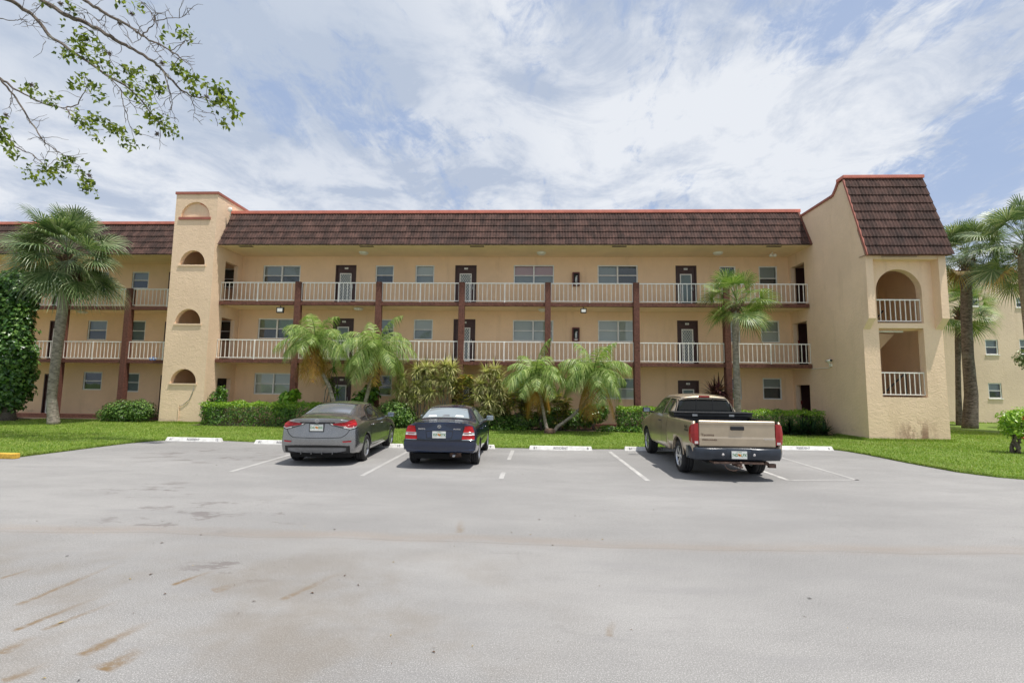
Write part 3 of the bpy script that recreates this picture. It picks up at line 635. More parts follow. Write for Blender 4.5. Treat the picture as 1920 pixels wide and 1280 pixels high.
# security camera and conduit on the stair wing flank
t=empty('security_camera',(WX,20.65,3.02),label='white bullet security camera with conduit on the shaded flank of the stair wing',cat='camera')
g=MB(); g.tube([(-.14,-.18,.12),(-.14,.12,.10)],[.06,.055],12); g.build('camera_body',M['lamp'],t,True)
MB().tube([(-.14,-.195,.12),(-.14,-.175,.12)],.05,12).build('lens',M['black'],t)
g=MB(); g.tube([(-.14,.02,.06),(-.05,.05,-.02),(-.005,.05,-.03)],.025,8); g.box(-.05,0,-.03,.13,-.13,.0); g.build('mount',M['lamp'],t)
g=MB(); g.tube([(-.02,.05,-.10),(-.02,.15,-.17),(-.02,1.42,-.17)],.014,6); g.build('conduit',M['lamp'],t)
# cable on the tower
g=MB(); g.tube([(-15.40,TY0-.03,1.80),(-15.40,TY0-.03,1.55),(-15.55,TY0-.03,1.15),(-15.85,TY0-.03,.88),(-16.0,TY0-.03,.86),(-16.02,TY0-.03,.8)],.014,6); g.tube([(-16.02,TY0-.03,.86),(-16.02,TY0-.03,0.05)],.022,6,1)
thing1(g,'wall_cable',[M['steel'],M['stucco']],'sagging grey cable and conduit on the front of the arched tower','cable')
# small antenna at the top of the tower flank
g=MB(); g.tube([(-14.78,22.2,9.95),(-14.70,22.1,10.25)],.02,6); g.ell((-14.70,22.05,10.30),(.12,.05,.12))
thing1(g,'satellite_dish',M['lamp'],'small grey dish where the tower meets the tiled roof','dish',smooth=True)
g=MB(); g.tube([(13.15,18.9,4.17),(14.25,18.9,4.17)],.035,8); thing1(g,'fluorescent_tube',M['lamp'],'white tube light on the ceiling inside the lower opening of the stair wing','light',smooth=True)
# towel and toy on the left block walkway
g=MB(); vs=[];fs=[]; n=8
for i in range(n+1):
    for j in range(5):
        x=i/n*.42; z=.10+.16*j/4*(1-.5*abs(i/n-.5)); vs.append((x,.03*math.sin(i*2.1+j),z))
for i in range(n):
    for j in range(4): fs.append((i*5+j,(i+1)*5+j,(i+1)*5+j+1,i*5+j+1))
g.add([(-19.75+a,LY+.30+b,F[1]+c-.08) for a,b,c in vs],fs); M['blue']=simple('blue_cloth',(.10,.24,.55),.8,0,.2,9)
thing1(g,'beach_bag',M['blue'],'small blue cloth bag behind the left block railing beside the tower','bag')
# ================================================================== setting
def sheet(name,pts,z,mat,kind='structure'):
    o=MB().add([(x,y,z) for x,y in pts],[tuple(range(len(pts)))]).build(name,mat); return tag(o,kind=kind)
sheet('ground',[(-900,-900),(900,-900),(900,900),(-900,900)],-.06,M['lawn'])
EDGE=[(-60,11.2),(-13.0,11.25),(-12.62,11.45),(-12.55,12.4),(-12.5,13.4),(-12.42,14.4),(-12.25,15.1),(-11.9,15.55),(-11.2,15.72),(-9.9,15.62),(-8.6,15.35),(-6.5,15.12),(-3.8,15.0),(-.6,15.05),(1.9,15.12),(4.5,15.42),(7,15.85),(8.8,16.15),(9.55,16.2),(9.85,15.6),(9.95,14.8),(9.93,13.3),(10.02,11.9),(10.35,11.3),(11,10.85),(13,10.3),(60,9.5)]
sheet('parking_lot',[(-60,-60),(60,-60),(60,10.2),(60,17.5),(-60,17.5)],0,M['asphalt'])
# lawn: a thick edged sheet of turf
e=[]
for (x0,y0),(x1,y1) in zip(EDGE,EDGE[1:]):
    n=max(1,int(math.hypot(x1-x0,y1-y0)/.25)) if abs(x0)<59 and abs(x1)<59 else 40
    for i in range(n):
        f=i/n; x=x0+(x1-x0)*f; y=y0+(y1-y0)*f; e.append((x,y+.05*mn.noise(Vector((x*1.7,y*1.7,0)))+.03*mn.noise(Vector((x*6,y*6,3)))))
e.append(EDGE[-1])
v=[(x,y,.002) for x,y in e]+[(x,y+.03,.055) for x,y in e]; k=len(e)
mb=MB(); mb.add(v,[(i,i+1,k+i+1,k+i) for i in range(k-1)]); 
mb.add([(x,y+.03,.055) for x,y in e]+[(60,70,.055),(-60,70,.055)],[tuple(range(k+2))]); tag(mb.build('lawn',M['lawn']),kind='structure')
def yedge(x):
    for (x0,y0),(x1,y1) in zip(e,e[1:]):
        if x0<=x<x1 and x1>x0: return y0+(y1-y0)*(x-x0)/(x1-x0)
    return 11
ytab={i:yedge(i*.05) for i in range(-800,500)}
def inlawn(x,y):
    if x<-12.6: return y>11.35
    if x>9.9: return y>ytab[int(x/.05)] if x<10.3 else y>ytab[int(min(x,24)/.05)]
    return y>ytab[int(math.floor(x/.05))]
beds=[(-14.9,12.5,20.35,22.1),(-30,-16.9,22.7,23.7)]
for a,b,c,d in beds:
    pts=[(a+(b-a)*i/60,c+.18*mn.noise(Vector((i*.37,0,0)))+(0 if a<-15 else .1)) for i in range(61)]; sheet('planting_bed',pts+[(b,d),(a,d)],.064,M['mulch'])
random.seed(3)
gv=[];gf=[]
def blade(x,y,h,z=.05):
    a=random.uniform(0,PI); w=random.uniform(.004,.008)*(1+.05*y); dx,dy=math.cos(a)*w,math.sin(a)*w; h*=1+.4*mn.noise(Vector((x*.7,y*.7,9))); lx,ly=random.gauss(0,.45)*h,random.gauss(0,.45)*h
    n=len(gv); gv.extend([(x-dx,y-dy,z),(x+dx,y+dy,z),(x+lx,y+ly,z+h)]); gf.append((n,n+1,n+2))
cnt=0
while cnt<150000:
    r=random.random()
    x=random.uniform(-24,21); y=11+ (13*(random.random()**1.25))
    if x>16 and random.random()<.3: y=random.uniform(20,30)
    if not inlawn(x,y): continue
    if y>23.5 and x<15.5: continue
    if WX-.02<x<WR+.05 and y>WF-.02: continue
    if -16.9<x<-14.9 and y>21.4: continue
    if -14.9<x<12.6 and y>20.5: continue
    if x<-16.9 and y>22.9: continue
    hh=.035+.03*random.random()+.02*max(0,mn.noise(Vector((x*.9,y*.9,5))))
    blade(x,y,hh); cnt+=1
for i in range(len(e)-1):
    (x0,y0),(x1,y1)=e[i],e[i+1]
    if x0<-14 or x0>12: continue
    for _ in range(int(math.hypot(x1-x0,y1-y0)*260)):
        f=random.random(); blade(x0+(x1-x0)*f+random.uniform(-.02,.03),y0+(y1-y0)*f+random.gauss(.02,.03),random.uniform(.04,.085),.02)
for _ in range(14000):   # longer tufts at the foot of the walls and trees
    x,y=random.choice([(random.uniform(WX-.1,WR+.1),WF-abs(random.gauss(0,.08))),(WR+abs(random.gauss(0,.08)),random.uniform(WF,24)),(WX-abs(random.gauss(0,.08)),random.uniform(WF,20.5)),(random.uniform(15.6,33),RY-abs(random.gauss(0,.15))),(random.uniform(-17,-14.8),21.45-abs(random.gauss(0,.06)))])
    blade(x,y,random.uniform(.05,.14))
me=bpy.data.meshes.new('grass'); me.from_pydata(gv,[],gf); me.materials.append(M['grass']); o=bpy.data.objects.new('grass',me); C.objects.link(o); tag(o,kind='stuff')
o['label']='short bright green lawn grass between the parking lot and the building'; o['category']='grass'
# fallen leaves and crumbs blown over the lot
random.seed(17); lv=MB()
for _ in range(80):
    x=random.uniform(-8,7); y=2.6+11*random.random()**1.5
    if random.random()<.6: x=random.uniform(-7,1); y=random.uniform(2.8,6.5)
    a=random.uniform(0,PI); l=random.uniform(.008,.024); w_=l*random.uniform(.2,.5); u=Vector((math.cos(a),math.sin(a),0)); v_=Vector((-u.y,u.x,0)); c0=Vector((x,y,.006))
    lv.add([c0-u*l,c0-v_*w_+Vector((0,0,.006)),c0+u*l,c0+v_*w_+Vector((0,0,.004))],[(0,1,2,3)],random.choice((0,0,0,1,2)))
o=lv.build('leaf_litter',[simple('dry_leaf',(.10,.055,.03),.8),simple('yellow_leaf',(.42,.30,.08),.8),simple('pebble',(.06,.055,.05),.8)]); tag(o,kind='stuff'); o['label']='scattered dry leaf bits and grit lying on the asphalt'; o['category']='leaf litter'
# painted stall lines
def faint():
    m=M['mark'].copy(); m.name='faded_white_paint'
    for n in m.node_tree.nodes:
        if n.bl_idname=='ShaderNodeMix': n.inputs[6].default_value=(.50,.49,.475,1)
    return m
M['mark2']=faint()
def stripe(x0,y0,x1,y1,w,mat): 
    d=Vector((x1-x0,y1-y0,0)).normalized(); s=Vector((-d.y,d.x,0))*w/2
    o=MB().quad(Vector((x0,y0,.004))-s,Vector((x1,y1,.004))-s,Vector((x1,y1,.004))+s,Vector((x0,y0,.004))+s).build('parking_line',mat); tag(o,kind='structure')
stripe(-6.38,10.2,-6.45,14.4,.10,M['mark2']); stripe(-3.48,10.0,-3.52,14.4,.10,M['mark2']); stripe(-.60,10.0,-.59,10.75,.10,M['mark2']); stripe(-.56,12.6,-.53,14.5,.10,M['mark2'])
stripe(2.39,10.1,2.34,14.6,.10,M['mark']); stripe(5.37,10.45,5.37,14.9,.10,M['mark']); stripe(6.88,10.62,7.0,14.2,.08,M['mark2']); stripe(5.43,10.47,6.93,10.66,.08,M['mark2'])
# wheel stops with stencilled writing
def wheel_stop(x0,x1,y,num,label,rz=0):
    t=empty('wheel_stop',((x0+x1)/2,y,0),rz,label,'wheel stop','concrete wheel stops along the parking stalls'); L_=(x1-x0)/2
    b=MB(); p=[(0,0),(.045,.115),(.115,.115),(.155,0)]
    vs=[(-L_+(.03 if z else 0),a,z+.003) for a,z in p]+[(L_-(.03 if z else 0),a,z+.003) for a,z in p]
    b.add(vs,[(0,4,5,1),(1,5,6,2),(2,6,7,3),(0,1,2,3),(7,6,5,4)]); b.build('block',M['stop'],t,bevel=.008)
    w=MB(); n=Vector((0,-.115,.045)).normalized()*.003; u=(1,0,0); vv=(0,.045,.115); o=Vector((0,.0225,.061))+n
    put_text(w,'61',.098,o+Vector((-L_+.19,0,0)),u,vv,0,.001,1.15); put_text(w,'RESIDENT',.098,o,u,vv,0,.001,1.0); put_text(w,num,.098,o+Vector((L_-.14,0,0)),u,vv,0,.001,1.15)
    w.build('stencil_writing',M['ink'],t)
wheel_stop(-11.86,-9.97,15.32,'12','white wheel stop stencilled 61 RESIDENT 12, at the left end beside the lawn',R(-2))
wheel_stop(-8.69,-6.8,14.95,'11','white wheel stop stencilled 61 RESIDENT, left of the grey sedan',R(-1.5))
wheel_stop(-5.75,-3.85,14.58,'10','white wheel stop mostly hidden by the grey sedan, number 10 showing')
wheel_stop(-2.97,-1.08,14.72,'9','white wheel stop in front of the navy sedan, number 9 showing')
wheel_stop(-.05,1.85,14.68,'8','white wheel stop stencilled 61 RESIDENT 8 in the empty stall',R(.5))
wheel_stop(2.83,4.72,14.85,'7','white wheel stop in front of the tan pickup, 61 showing by its tyre',R(1))
wheel_stop(7.67,9.56,15.75,'6','white wheel stop stencilled RESIDENT 6 at the right end',R(2))
b=MB(); b.box(-13.3,-12.42,11.28,11.43,.0,.13); tag(b.build('yellow_curb',M['yellow'],bevel=.02),'short chipped yellow concrete curb at the left lawn corner','curb')
# ------------------------------------------------------------------ sky and sun
w=bpy.data.worlds.new('World'); S.world=w; w.use_nodes=True; nt=w.node_tree; bg=nt.nodes['Background']
SUN=Vector((.27,-.17,.95)).normalized(); el=math.asin(SUN.z); az=math.atan2(SUN.x,SUN.y)
sk=nt.nodes.new('ShaderNodeTexSky'); sk.sky_type='NISHITA'; sk.sun_disc=False; sk.sun_elevation=el; sk.sun_rotation=az; sk.air_density=1.0; sk.dust_density=1.5; sk.ozone_density=1
tc=nt.nodes.new('ShaderNodeTexCoord'); s=nt.nodes.new('ShaderNodeSeparateXYZ'); L(nt,tc.outputs['Generated'],s.inputs[0]); dx,dy,dz=s.outputs
zz=mth(nt,'ADD',mth(nt,'MAXIMUM',dz,0.0),.16); cb=nt.nodes.new('ShaderNodeCombineXYZ'); L(nt,mth(nt,'DIVIDE',dx,zz),cb.inputs[0]); L(nt,mth(nt,'DIVIDE',dy,zz),cb.inputs[1]); P=cb.outputs[0]
def blob(cx,cy,rx,ry,rot=0):
    q=scl(nt,P,(1,1,1),0,(-cx,-cy,0)); r=nt.nodes.new('ShaderNodeVectorRotate'); r.inputs['Angle'].default_value=rot; L(nt,q,r.inputs[0])
    ss_=nt.nodes.new('ShaderNodeSeparateXYZ'); L(nt,r.outputs[0],ss_.inputs[0])
    d=mth(nt,'ADD',mth(nt,'POWER',mth(nt,'DIVIDE',ss_.outputs[0],rx),2),mth(nt,'POWER',mth(nt,'DIVIDE',ss_.outputs[1],ry),2))
    return mth(nt,'SUBTRACT',1.0,ss(nt,d,.0,1.4))
def skyP(px,py):
    d=(fw+(px-960)/CF*rt2-(py-640)/CF*up2).normalized(); z=max(d.z,0)+.16; return d.x/z,d.y/z
big=noise(nt,P,1.7,10,.62,.4); st=noise(nt,scl(nt,P,(2.8,1.1,1),R(-38)),1.8,10,.70,.7); fine=noise(nt,scl(nt,P,(1.5,1,1),R(20)),8.5,7,.68,.9)
den=mth(nt,'ADD',mth(nt,'MULTIPLY',big,.48),mth(nt,'ADD',mth(nt,'MULTIPLY',st,.35),mth(nt,'MULTIPLY',fine,.26)))
for (px,py,rx,ry,k) in ((1250,250,.8,.45,.07),(1520,260,.35,.2,.10),(250,330,.9,.8,.10),(700,90,.5,.25,.08),(1700,130,.35,.2,.05),(1850,120,.3,.3,-.05),(640,215,.30,.26,-.09),(560,120,.22,.2,-.04),(1010,70,.12,.25,-.06),(1780,330,.35,.5,-.07),(1500,130,.15,.2,-.06)):
    x,y=skyP(px,py); den=mth(nt,'ADD',den,mth(nt,'MULTIPLY',blob(x,y,rx,ry),k))
mask=ss(nt,den,.455,.575)
lit=noise(nt,scl(nt,P,(1,1,1),0,(3.1,1.7,0)),2.6,9,.62,.5); shade=ss(nt,mth(nt,'ADD',mth(nt,'MULTIPLY',lit,.95),mth(nt,'MULTIPLY',den,.30)),.50,.76)
xa,ya=skyP(1420,270); xb,yb=skyP(430,90); xc,yc=skyP(700,300)
shade=mth(nt,'ADD',shade,mth(nt,'MULTIPLY',blob(xa,ya,.65,.28),.16)); shade=mth(nt,'SUBTRACT',shade,mth(nt,'ADD',mth(nt,'MULTIPLY',blob(xb,yb,.5,.35),.40),mth(nt,'MULTIPLY',blob(xc,yc,.6,.6),.30)),clamp=True)
cl=mix(nt,shade,(.455,.52,.64),(.785,.81,.85))
x,y=skyP(330,40); cl=mix(nt,mth(nt,'MULTIPLY',blob(x,y,.6,.5),.6),cl,(.48,.55,.66))
sc_=nt.nodes.new('ShaderNodeVectorMath'); sc_.operation='SCALE'; L(nt,sk.outputs[0],sc_.inputs[0]); sc_.inputs['Scale'].default_value=.10
sb=mix(nt,.7,sc_.outputs[0],(.425,.535,.765))
col=mix(nt,mth(nt,'ADD',mth(nt,'MULTIPLY',mask,.86),.06),sb,cl)
# pale band low over the horizon
col=mix(nt,mth(nt,'MULTIPLY',mth(nt,'SUBTRACT',1.0,ss(nt,dz,.0,.36)),.5),col,(.66,.71,.79))
L(nt,col,bg.inputs[0]); bg.inputs[1].default_value=1.0
sl=bpy.data.lights.new('sun','SUN'); sl.energy=4.3; sl.angle=R(1.0); sl.color=(1,.955,.88); so=bpy.data.objects.new('sun',sl); C.objects.link(so)
so.rotation_euler=SUN.to_track_quat('Z','Y').to_euler()
S.view_settings.view_transform='Standard'; S.view_settings.look='None'; S.view_settings.exposure=.12; S.view_settings.gamma=1
# ================================================================== vegetation
def rnd_unit():
    while 1:
        v=Vector((random.uniform(-1,1),random.uniform(-1,1),random.uniform(-1,1)))
        if .05<v.length<1: return v.normalized()
def leaf(mb,p,d,n,l,w,m=0,fold=.15):
    """a folded leaf: two quads meeting along the midrib"""
    d=d.normalized(); s=d.cross(n)
    if s.length<1e-3: s=d.orthogonal()
    s.normalize(); n=s.cross(d)
    a=p; b=p+d*l*.5-n*l*.04; c=p+d*l-n*l*.14
    l1=p+d*l*.42+s*w/2+n*fold*w; r1=p+d*l*.42-s*w/2+n*fold*w
    mb.add([a,l1,c,b,r1],[(0,1,2,3),(0,3,2,4)],m)
def cloud(mb,blobs,n,l,w,m=0,shell=.55,droop=.2,ms=None):
    tot=sum(b[3]*b[4]*b[5] for b in blobs)**1
    for b in blobs:
        k=int(n*b[3]*b[4]*b[5]/tot); c=Vector(b[:3]); r=Vector(b[3:6]); sd=random.random()*50
        for _ in range(k):
            u=rnd_unit(); q=(1-shell*random.random()**1.6); lump=1+.22*mn.noise(Vector((u.x*2.3+sd,u.y*2.3,u.z*2.3)))+.12*mn.noise(Vector((u.x*6+sd,u.y*6,u.z*6)))
            p=c+Vector((u.x*r.x,u.y*r.y,u.z*r.z))*q*lump
            if p.z<.07: continue
            nn=(u+rnd_unit()*.7+Vector((0,0,.5))).normalized(); d=(rnd_unit()+u*.6-Vector((0,0,droop))).cross(nn).cross(nn)*-1
            if d.length<.01: continue
            s=random.uniform(.65,1.25); leaf(mb,p,d,nn,l*s,w*s,random.choice(ms) if ms else m)
def stems(mb,base,tips,r0,r1,m=0,n=5,wig=.08):
    for t in tips:
        b=Vector(base)+Vector((random.uniform(-1,1),random.uniform(-1,1),0))*r0*1.5; t=Vector(t); pts=[]
        for i in range(6):
            f=i/5; p=b.lerp(t,f)+Vector((random.uniform(-1,1),random.uniform(-1,1),random.uniform(-.5,.5)))*wig*(1 if 0<i<5 else 0); pts.append(p)
        mb.tube(pts,[r0+(r1-r0)*i/5 for i in range(6)],n,m)
def plant(name,label,cat,fol,mats,st=None,smat='bark',group=None,fname='foliage'):
    root=empty(name,st[0] if st else (0,0,0),label=label,cat=cat,group=group); o=Vector(root.location)
    fol.v=[tuple(Vector(v)-o) for v in fol.v]; fol.build(fname,mats,root)
    if st:
        s=MB(); stems(s,st[0],st[1],st[2],st[3]); s.v=[tuple(Vector(v)-o) for v in s.v]; s.build('stem',M[smat],root,True)
    return root
# ---- hedges: clipped, leaves packed on a rounded box
def hedge(x0,x1,y0,y1,h,label,n=9000,mat='hedge',bright=True,l=.075):
    mb=MB(); cx,cy=(x0+x1)/2,(y0+y1)/2; sx,sy=(x1-x0)/2,(y1-y0)/2; z0=.08; faces=[('top',4*sx*sy),('front',2*sx*(h-z0)),('l',2*sy*(h-z0)),('r',2*sy*(h-z0)),('back',2*sx*(h-z0)*.4)]
    T=sum(a for _,a in faces)
    for f,a in faces:
        for _ in range(int(n*a/T)):
            u,v=random.uniform(-1,1),random.random(); dep=random.random()**2*.22
            zt=h+.07*mn.noise(Vector((cx+u*sx*1.0,0,0))*2.5)
            if f=='top': p=Vector((cx+u*sx,cy+(v*2-1)*sy,zt-dep*.7)); nn=Vector((0,0,1))
            elif f=='front': p=Vector((cx+u*sx,y0+dep,z0+v*(zt-z0))); nn=Vector((0,-1,.3))
            elif f=='back': p=Vector((cx+u*sx,y1-dep,z0+v*(zt-z0))); nn=Vector((0,1,.3))
            elif f=='l': p=Vector((x0+dep,cy+u*sy,z0+v*(zt-z0))); nn=Vector((-1,0,.3))
            else: p=Vector((x1-dep,cy+u*sy,z0+v*(zt-z0))); nn=Vector((1,0,.3))
            g=mn.noise(p*2.1)+.6*mn.noise(p*5.3)
            p=p+nn*.13*g
            if g<-.32 and random.random()<.6: continue
            nn=(nn+rnd_unit()*.75).normalized(); d=rnd_unit().cross(nn)+Vector((0,0,.35))
            s=random.uniform(.6,1.3); top=1 if (bright and p.z>zt-.16 and random.random()<.75) else 0  # most leaves near the top take the brighter colour
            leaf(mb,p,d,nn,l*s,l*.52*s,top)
    root=empty('hedge',(cx,cy,0),label=label,cat='hedge',group='clipped hedges along the building')
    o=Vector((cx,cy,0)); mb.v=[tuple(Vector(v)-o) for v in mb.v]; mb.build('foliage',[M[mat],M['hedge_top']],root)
    s=MB(); s.box(x0+.2-cx,x1-.2-cx,y0+.22-cy,y1-.2-cy,.06,h-.22)
    s=MB(); 
    k=int((x1-x0)/.16)
    for i in range(k):
        bx=x0+.1+(x1-x0-.2)*i/k-cx
        for j in range(3): stems(s,(bx,random.uniform(-sy*.6,sy*.6),.05),[(bx+random.uniform(-.2,.2),random.uniform(-sy*.8,sy*.8),h-.2)],.012,.006,n=4,wig=.04)
    s.build('stem',M['bark'],root)
    return root
M['hedge_top']=leafmat('bright_hedge_leaf',[(.16,.32,.02),(.30,.50,.04),(.44,.60,.07),(.16,.32,.03)],.35,.35,.6)  # brighter leaf colour for hedge tops and the flowering shrub
random.seed(11)
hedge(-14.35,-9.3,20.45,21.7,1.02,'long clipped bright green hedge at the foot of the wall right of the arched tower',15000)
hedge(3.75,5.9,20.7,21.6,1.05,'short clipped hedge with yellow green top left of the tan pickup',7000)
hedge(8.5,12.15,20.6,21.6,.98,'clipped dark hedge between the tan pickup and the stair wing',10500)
# ---- loose shrubs
def shrub(label,blobs,n,l,mat='shrub',st=None,name='shrub',cat='shrub',group=None,w=None,ms=None,mats=None):
    mb=MB(); cloud(mb,blobs,n,l,w or l*.5,ms=ms); return plant(name,label,cat,mb,mats or M[mat],st,group=group)
shrub('low dark green shrub on the lawn left of the arched tower',[(-19.1,22.0,.55,.95,.6,.50),(-18.2,21.9,.60,.7,.5,.50),(-19.9,22.1,.38,.5,.45,.32)],5200,.11,st=((-19.0,22,.05),[(-19.6,22,.6),(-18.6,22,.8),(-18.1,21.9,.7),(-19.1,21.9,.9)],.03,.012))
shrub('light green shrub rising behind the left end of the long hedge',[(-14.45,21.75,1.15,.38,.35,.40),(-14.3,21.8,1.50,.25,.25,.28),(-14.55,21.7,.75,.4,.4,.4)],1700,.12,'vine_light' if 0 else 'hedge',st=((-14.4,21.8,.05),[(-14.6,21.8,1.2),(-14.2,21.8,1.6),(-14.4,21.7,1.3)],.02,.008))
shrub('yellow green broad leaved plant standing in the hedge beside the first brown column',[(-10.85,21.15,1.15,.32,.3,.38),(-10.6,21.1,1.45,.28,.26,.2),(-11.05,21.1,.85,.35,.3,.3)],480,.26,'pothos',w=.17,name='plant',cat='plant',st=((-10.85,21.2,.05),[(-10.8,21.2,1.3),(-10.6,21.1,1.5)],.02,.01))
shrub('bright green broad leaved plant behind the roof of the grey sedan',[(-7.55,21.3,1.1,.45,.35,.5),(-7.2,21.35,1.55,.38,.3,.32),(-7.0,21.4,2.0,.22,.2,.25),(-7.9,21.2,.7,.5,.4,.4)],1300,.2,'hedge',w=.13,name='plant',cat='plant',st=((-7.5,21.4,.05),[(-7.2,21.4,1.6),(-7.0,21.4,2.1),(-7.8,21.4,1.1)],.025,.01))
shrub('round dark green bush between the two sedans',[(-6.0,21.0,.62,.85,.6,.62),(-5.4,21.1,.45,.4,.4,.4)],4200,.12,'shrub',st=((-6,21,.05),[(-6.4,21,.8),(-5.7,21,.9),(-6,20.8,.9)],.03,.012))
shrub('mixed dark green ground shrub right of the navy sedan',[(-2.6,21.3,.5,.9,.5,.5),(-1.3,21.3,.4,.9,.5,.38),(-.3,21.2,.42,.8,.5,.38)],5200,.13,'shrub',st=((-1.4,21.3,.05),[(-2.6,21.3,.7),(-.6,21.3,.7)],.03,.012))
shrub('dark leafy shrub behind the forked palm base',[(.9,21.3,.55,.9,.5,.5),(1.75,21.4,.5,.6,.4,.45)],3600,.13,'shrub',st=((1.1,21.3,.05),[(.7,21.3,.7),(1.7,21.3,.7)],.03,.012))
shrub('upright green shrub just right of the forked palm',[(2.75,21.35,.78,.62,.45,.42),(3.05,21.3,.95,.35,.3,.28),(2.4,21.4,.45,.3,.3,.3)],2400,.13,'hedge',st=((2.75,21.3,.05),[(2.5,21.3,.9),(3.0,21.3,1.0),(2.8,21.2,.9)],.03,.01))
shrub('small trailing ground plant at the edge of the bed left of the short hedge',[(3.3,20.7,.18,.55,.25,.14),(4.3,20.5,.16,.7,.2,.12),(-.9,20.6,.15,.9,.25,.12)],900,.13,'hedge',name='plant',cat='plant')
# ---- crotons
def croton(x,y,h,r,n,label):
    mb=MB(); tips=[]
    for k in range(max(4,n//70)):
        a=random.uniform(0,2*PI); q=random.random()**.5*r; t=Vector((x+math.cos(a)*q,y+math.sin(a)*q*.6,h*random.uniform(.45,1.0))); tips.append(t)
        for j in range(70):
            up_=random.uniform(-.35,.25); b=random.uniform(0,2*PI); p=t+Vector((0,0,up_)); d=Vector((math.cos(b),math.sin(b),random.uniform(-.3,.7)))
            s=random.uniform(.6,1.2); leaf(mb,p,d,Vector((0,0,1)),.34*s,.10*s)
    return plant('croton_plant',label,'plant',mb,M['croton'],((x,y,.05),tips,.015,.008),group='red and yellow crotons in the planting bed')
random.seed(5)
croton(-3.0,21.3,2.2,.45,560,'tall croton with rusty orange top leaves beside the third brown column')
croton(-1.35,21.3,1.6,.5,560,'yellow spotted croton between the spiky dracaena and the forked palm')
croton(-.45,20.9,1.85,.55,840,'yellow and orange croton under the left crown of the forked palm')
croton(1.2,20.8,1.4,.35,420,'orange croton showing between the two leaning trunks of the forked palm')
croton(.45,20.9,1.9,.4,560,'tall yellow croton rising behind the forked palm')
# ---- spiky rosettes
def rosette(mb,c,n,l,w,m=0,up_=.2,droop=.35,seg=4):
    c=Vector(c)
    for _ in range(n):
        a=random.uniform(0,2*PI); e=math.asin(min(1,max(-.6,random.gauss(up_,.5)))); d=Vector((math.cos(a)*math.cos(e),math.sin(a)*math.cos(e),math.sin(e)))
        L_=l*random.uniform(.75,1.15); s=d.cross(Vector((0,0,1))); s=s.normalized() if s.length>.05 else Vector((1,0,0)); p=c.copy(); vs=[]
        for i in range(seg+1):
            f=i/seg; ww=w*(.6+.8*f if f<.4 else 1.1*(1-f)/.6+.03)/2; vs+= [p-s*ww,p+s*ww]; d=(d-Vector((0,0,droop*.25*(1+f)))).normalized(); p=p+d*L_/seg
        mb.add(vs,[(2*i,2*i+1,2*i+3,2*i+2) for i in range(seg)],m)
def dracaena(tips,base,label,n=170,l=.60,w=.042,mat='dracaena',name='dracaena',group='spiky dracaenas in the planting bed'):
    mb=MB()
    for t in tips: rosette(mb,t,n,l*random.uniform(.85,1.1),w)
    if len(tips)>4:
        for t in tips: rosette(mb,Vector(t)+Vector((random.uniform(-.2,.2),random.uniform(-.25,.05),-random.uniform(.4,.8))),int(n*.6),l*.9,w)
    r=plant(name,label,'plant',mb,M[mat],(base,tips,.03,.018),'palm_trunk',group); return r
random.seed(21)
P_=lambda px,py,y=21.4:at(px,py,y)
dracaena([P_(x,y) for x,y in ((755,708),(782,694),(798,690),(760,735),(785,728),(810,712),(745,728),(770,752),(800,742))],(-5.0,21.5,.05),'large yellow green spiky dracaena cluster above the left side of the navy sedan')
dracaena([P_(x,y) for x,y in ((815,690),(835,686),(845,705),(828,715),(848,690))],(-3.9,21.6,.05),'yellow green dracaena cluster just left of the third brown column')
dracaena([at(x,y,20.9) for x,y in ((912,700),(928,692),(918,725),(905,745),(935,712),(925,755),(900,722),(940,735))],(-2.1,21.0,.05),'tall pale dracaena right of the third brown column')
dracaena([P_(918,772,21.0)],(-2.25,21.0,.05),'small single headed dracaena low in the bed right of the navy sedan',60)
dracaena([P_(1340,742),P_(1348,733)],(8.05,21.4,.05),'purple red cordyline rising behind the cab of the tan pickup',110,.85,.10,'cordyline','cordyline',None)
dracaena([P_(625,690,21.6),P_(618,715,21.6),P_(632,735,21.6)],(-9.5,21.6,.05),'green dracaena between the trunks of the two left feather palms',60,.6,.04,'hedge')
for i,(px,py,n_) in enumerate(((1480,800,60),(1502,797,70),(1522,802,55),(1545,806,40))):
    mb=MB(); p=at(px,py,20.45); rosette(mb,(p.x,20.45,.12),n_*2,.62,.06,0,.6,.3)
    rosette(mb,(p.x+.12,20.55,.3),n_,.5,.055,0,.6,.3)
    plant('bromeliad',['dark green strap leaved rosette in front of the right hedge, leftmost of four','dark strap leaved rosette in front of the right hedge, second of four','dark strap leaved rosette in front of the right hedge, third of four','dark strap leaved rosette nearest the stair wing corner'][i],'plant',mb,M['bromeliad'],((p.x,20.5,.05),[(p.x,20.5,.3)],.04,.03),group='dark strap leaved rosettes by the stair wing')
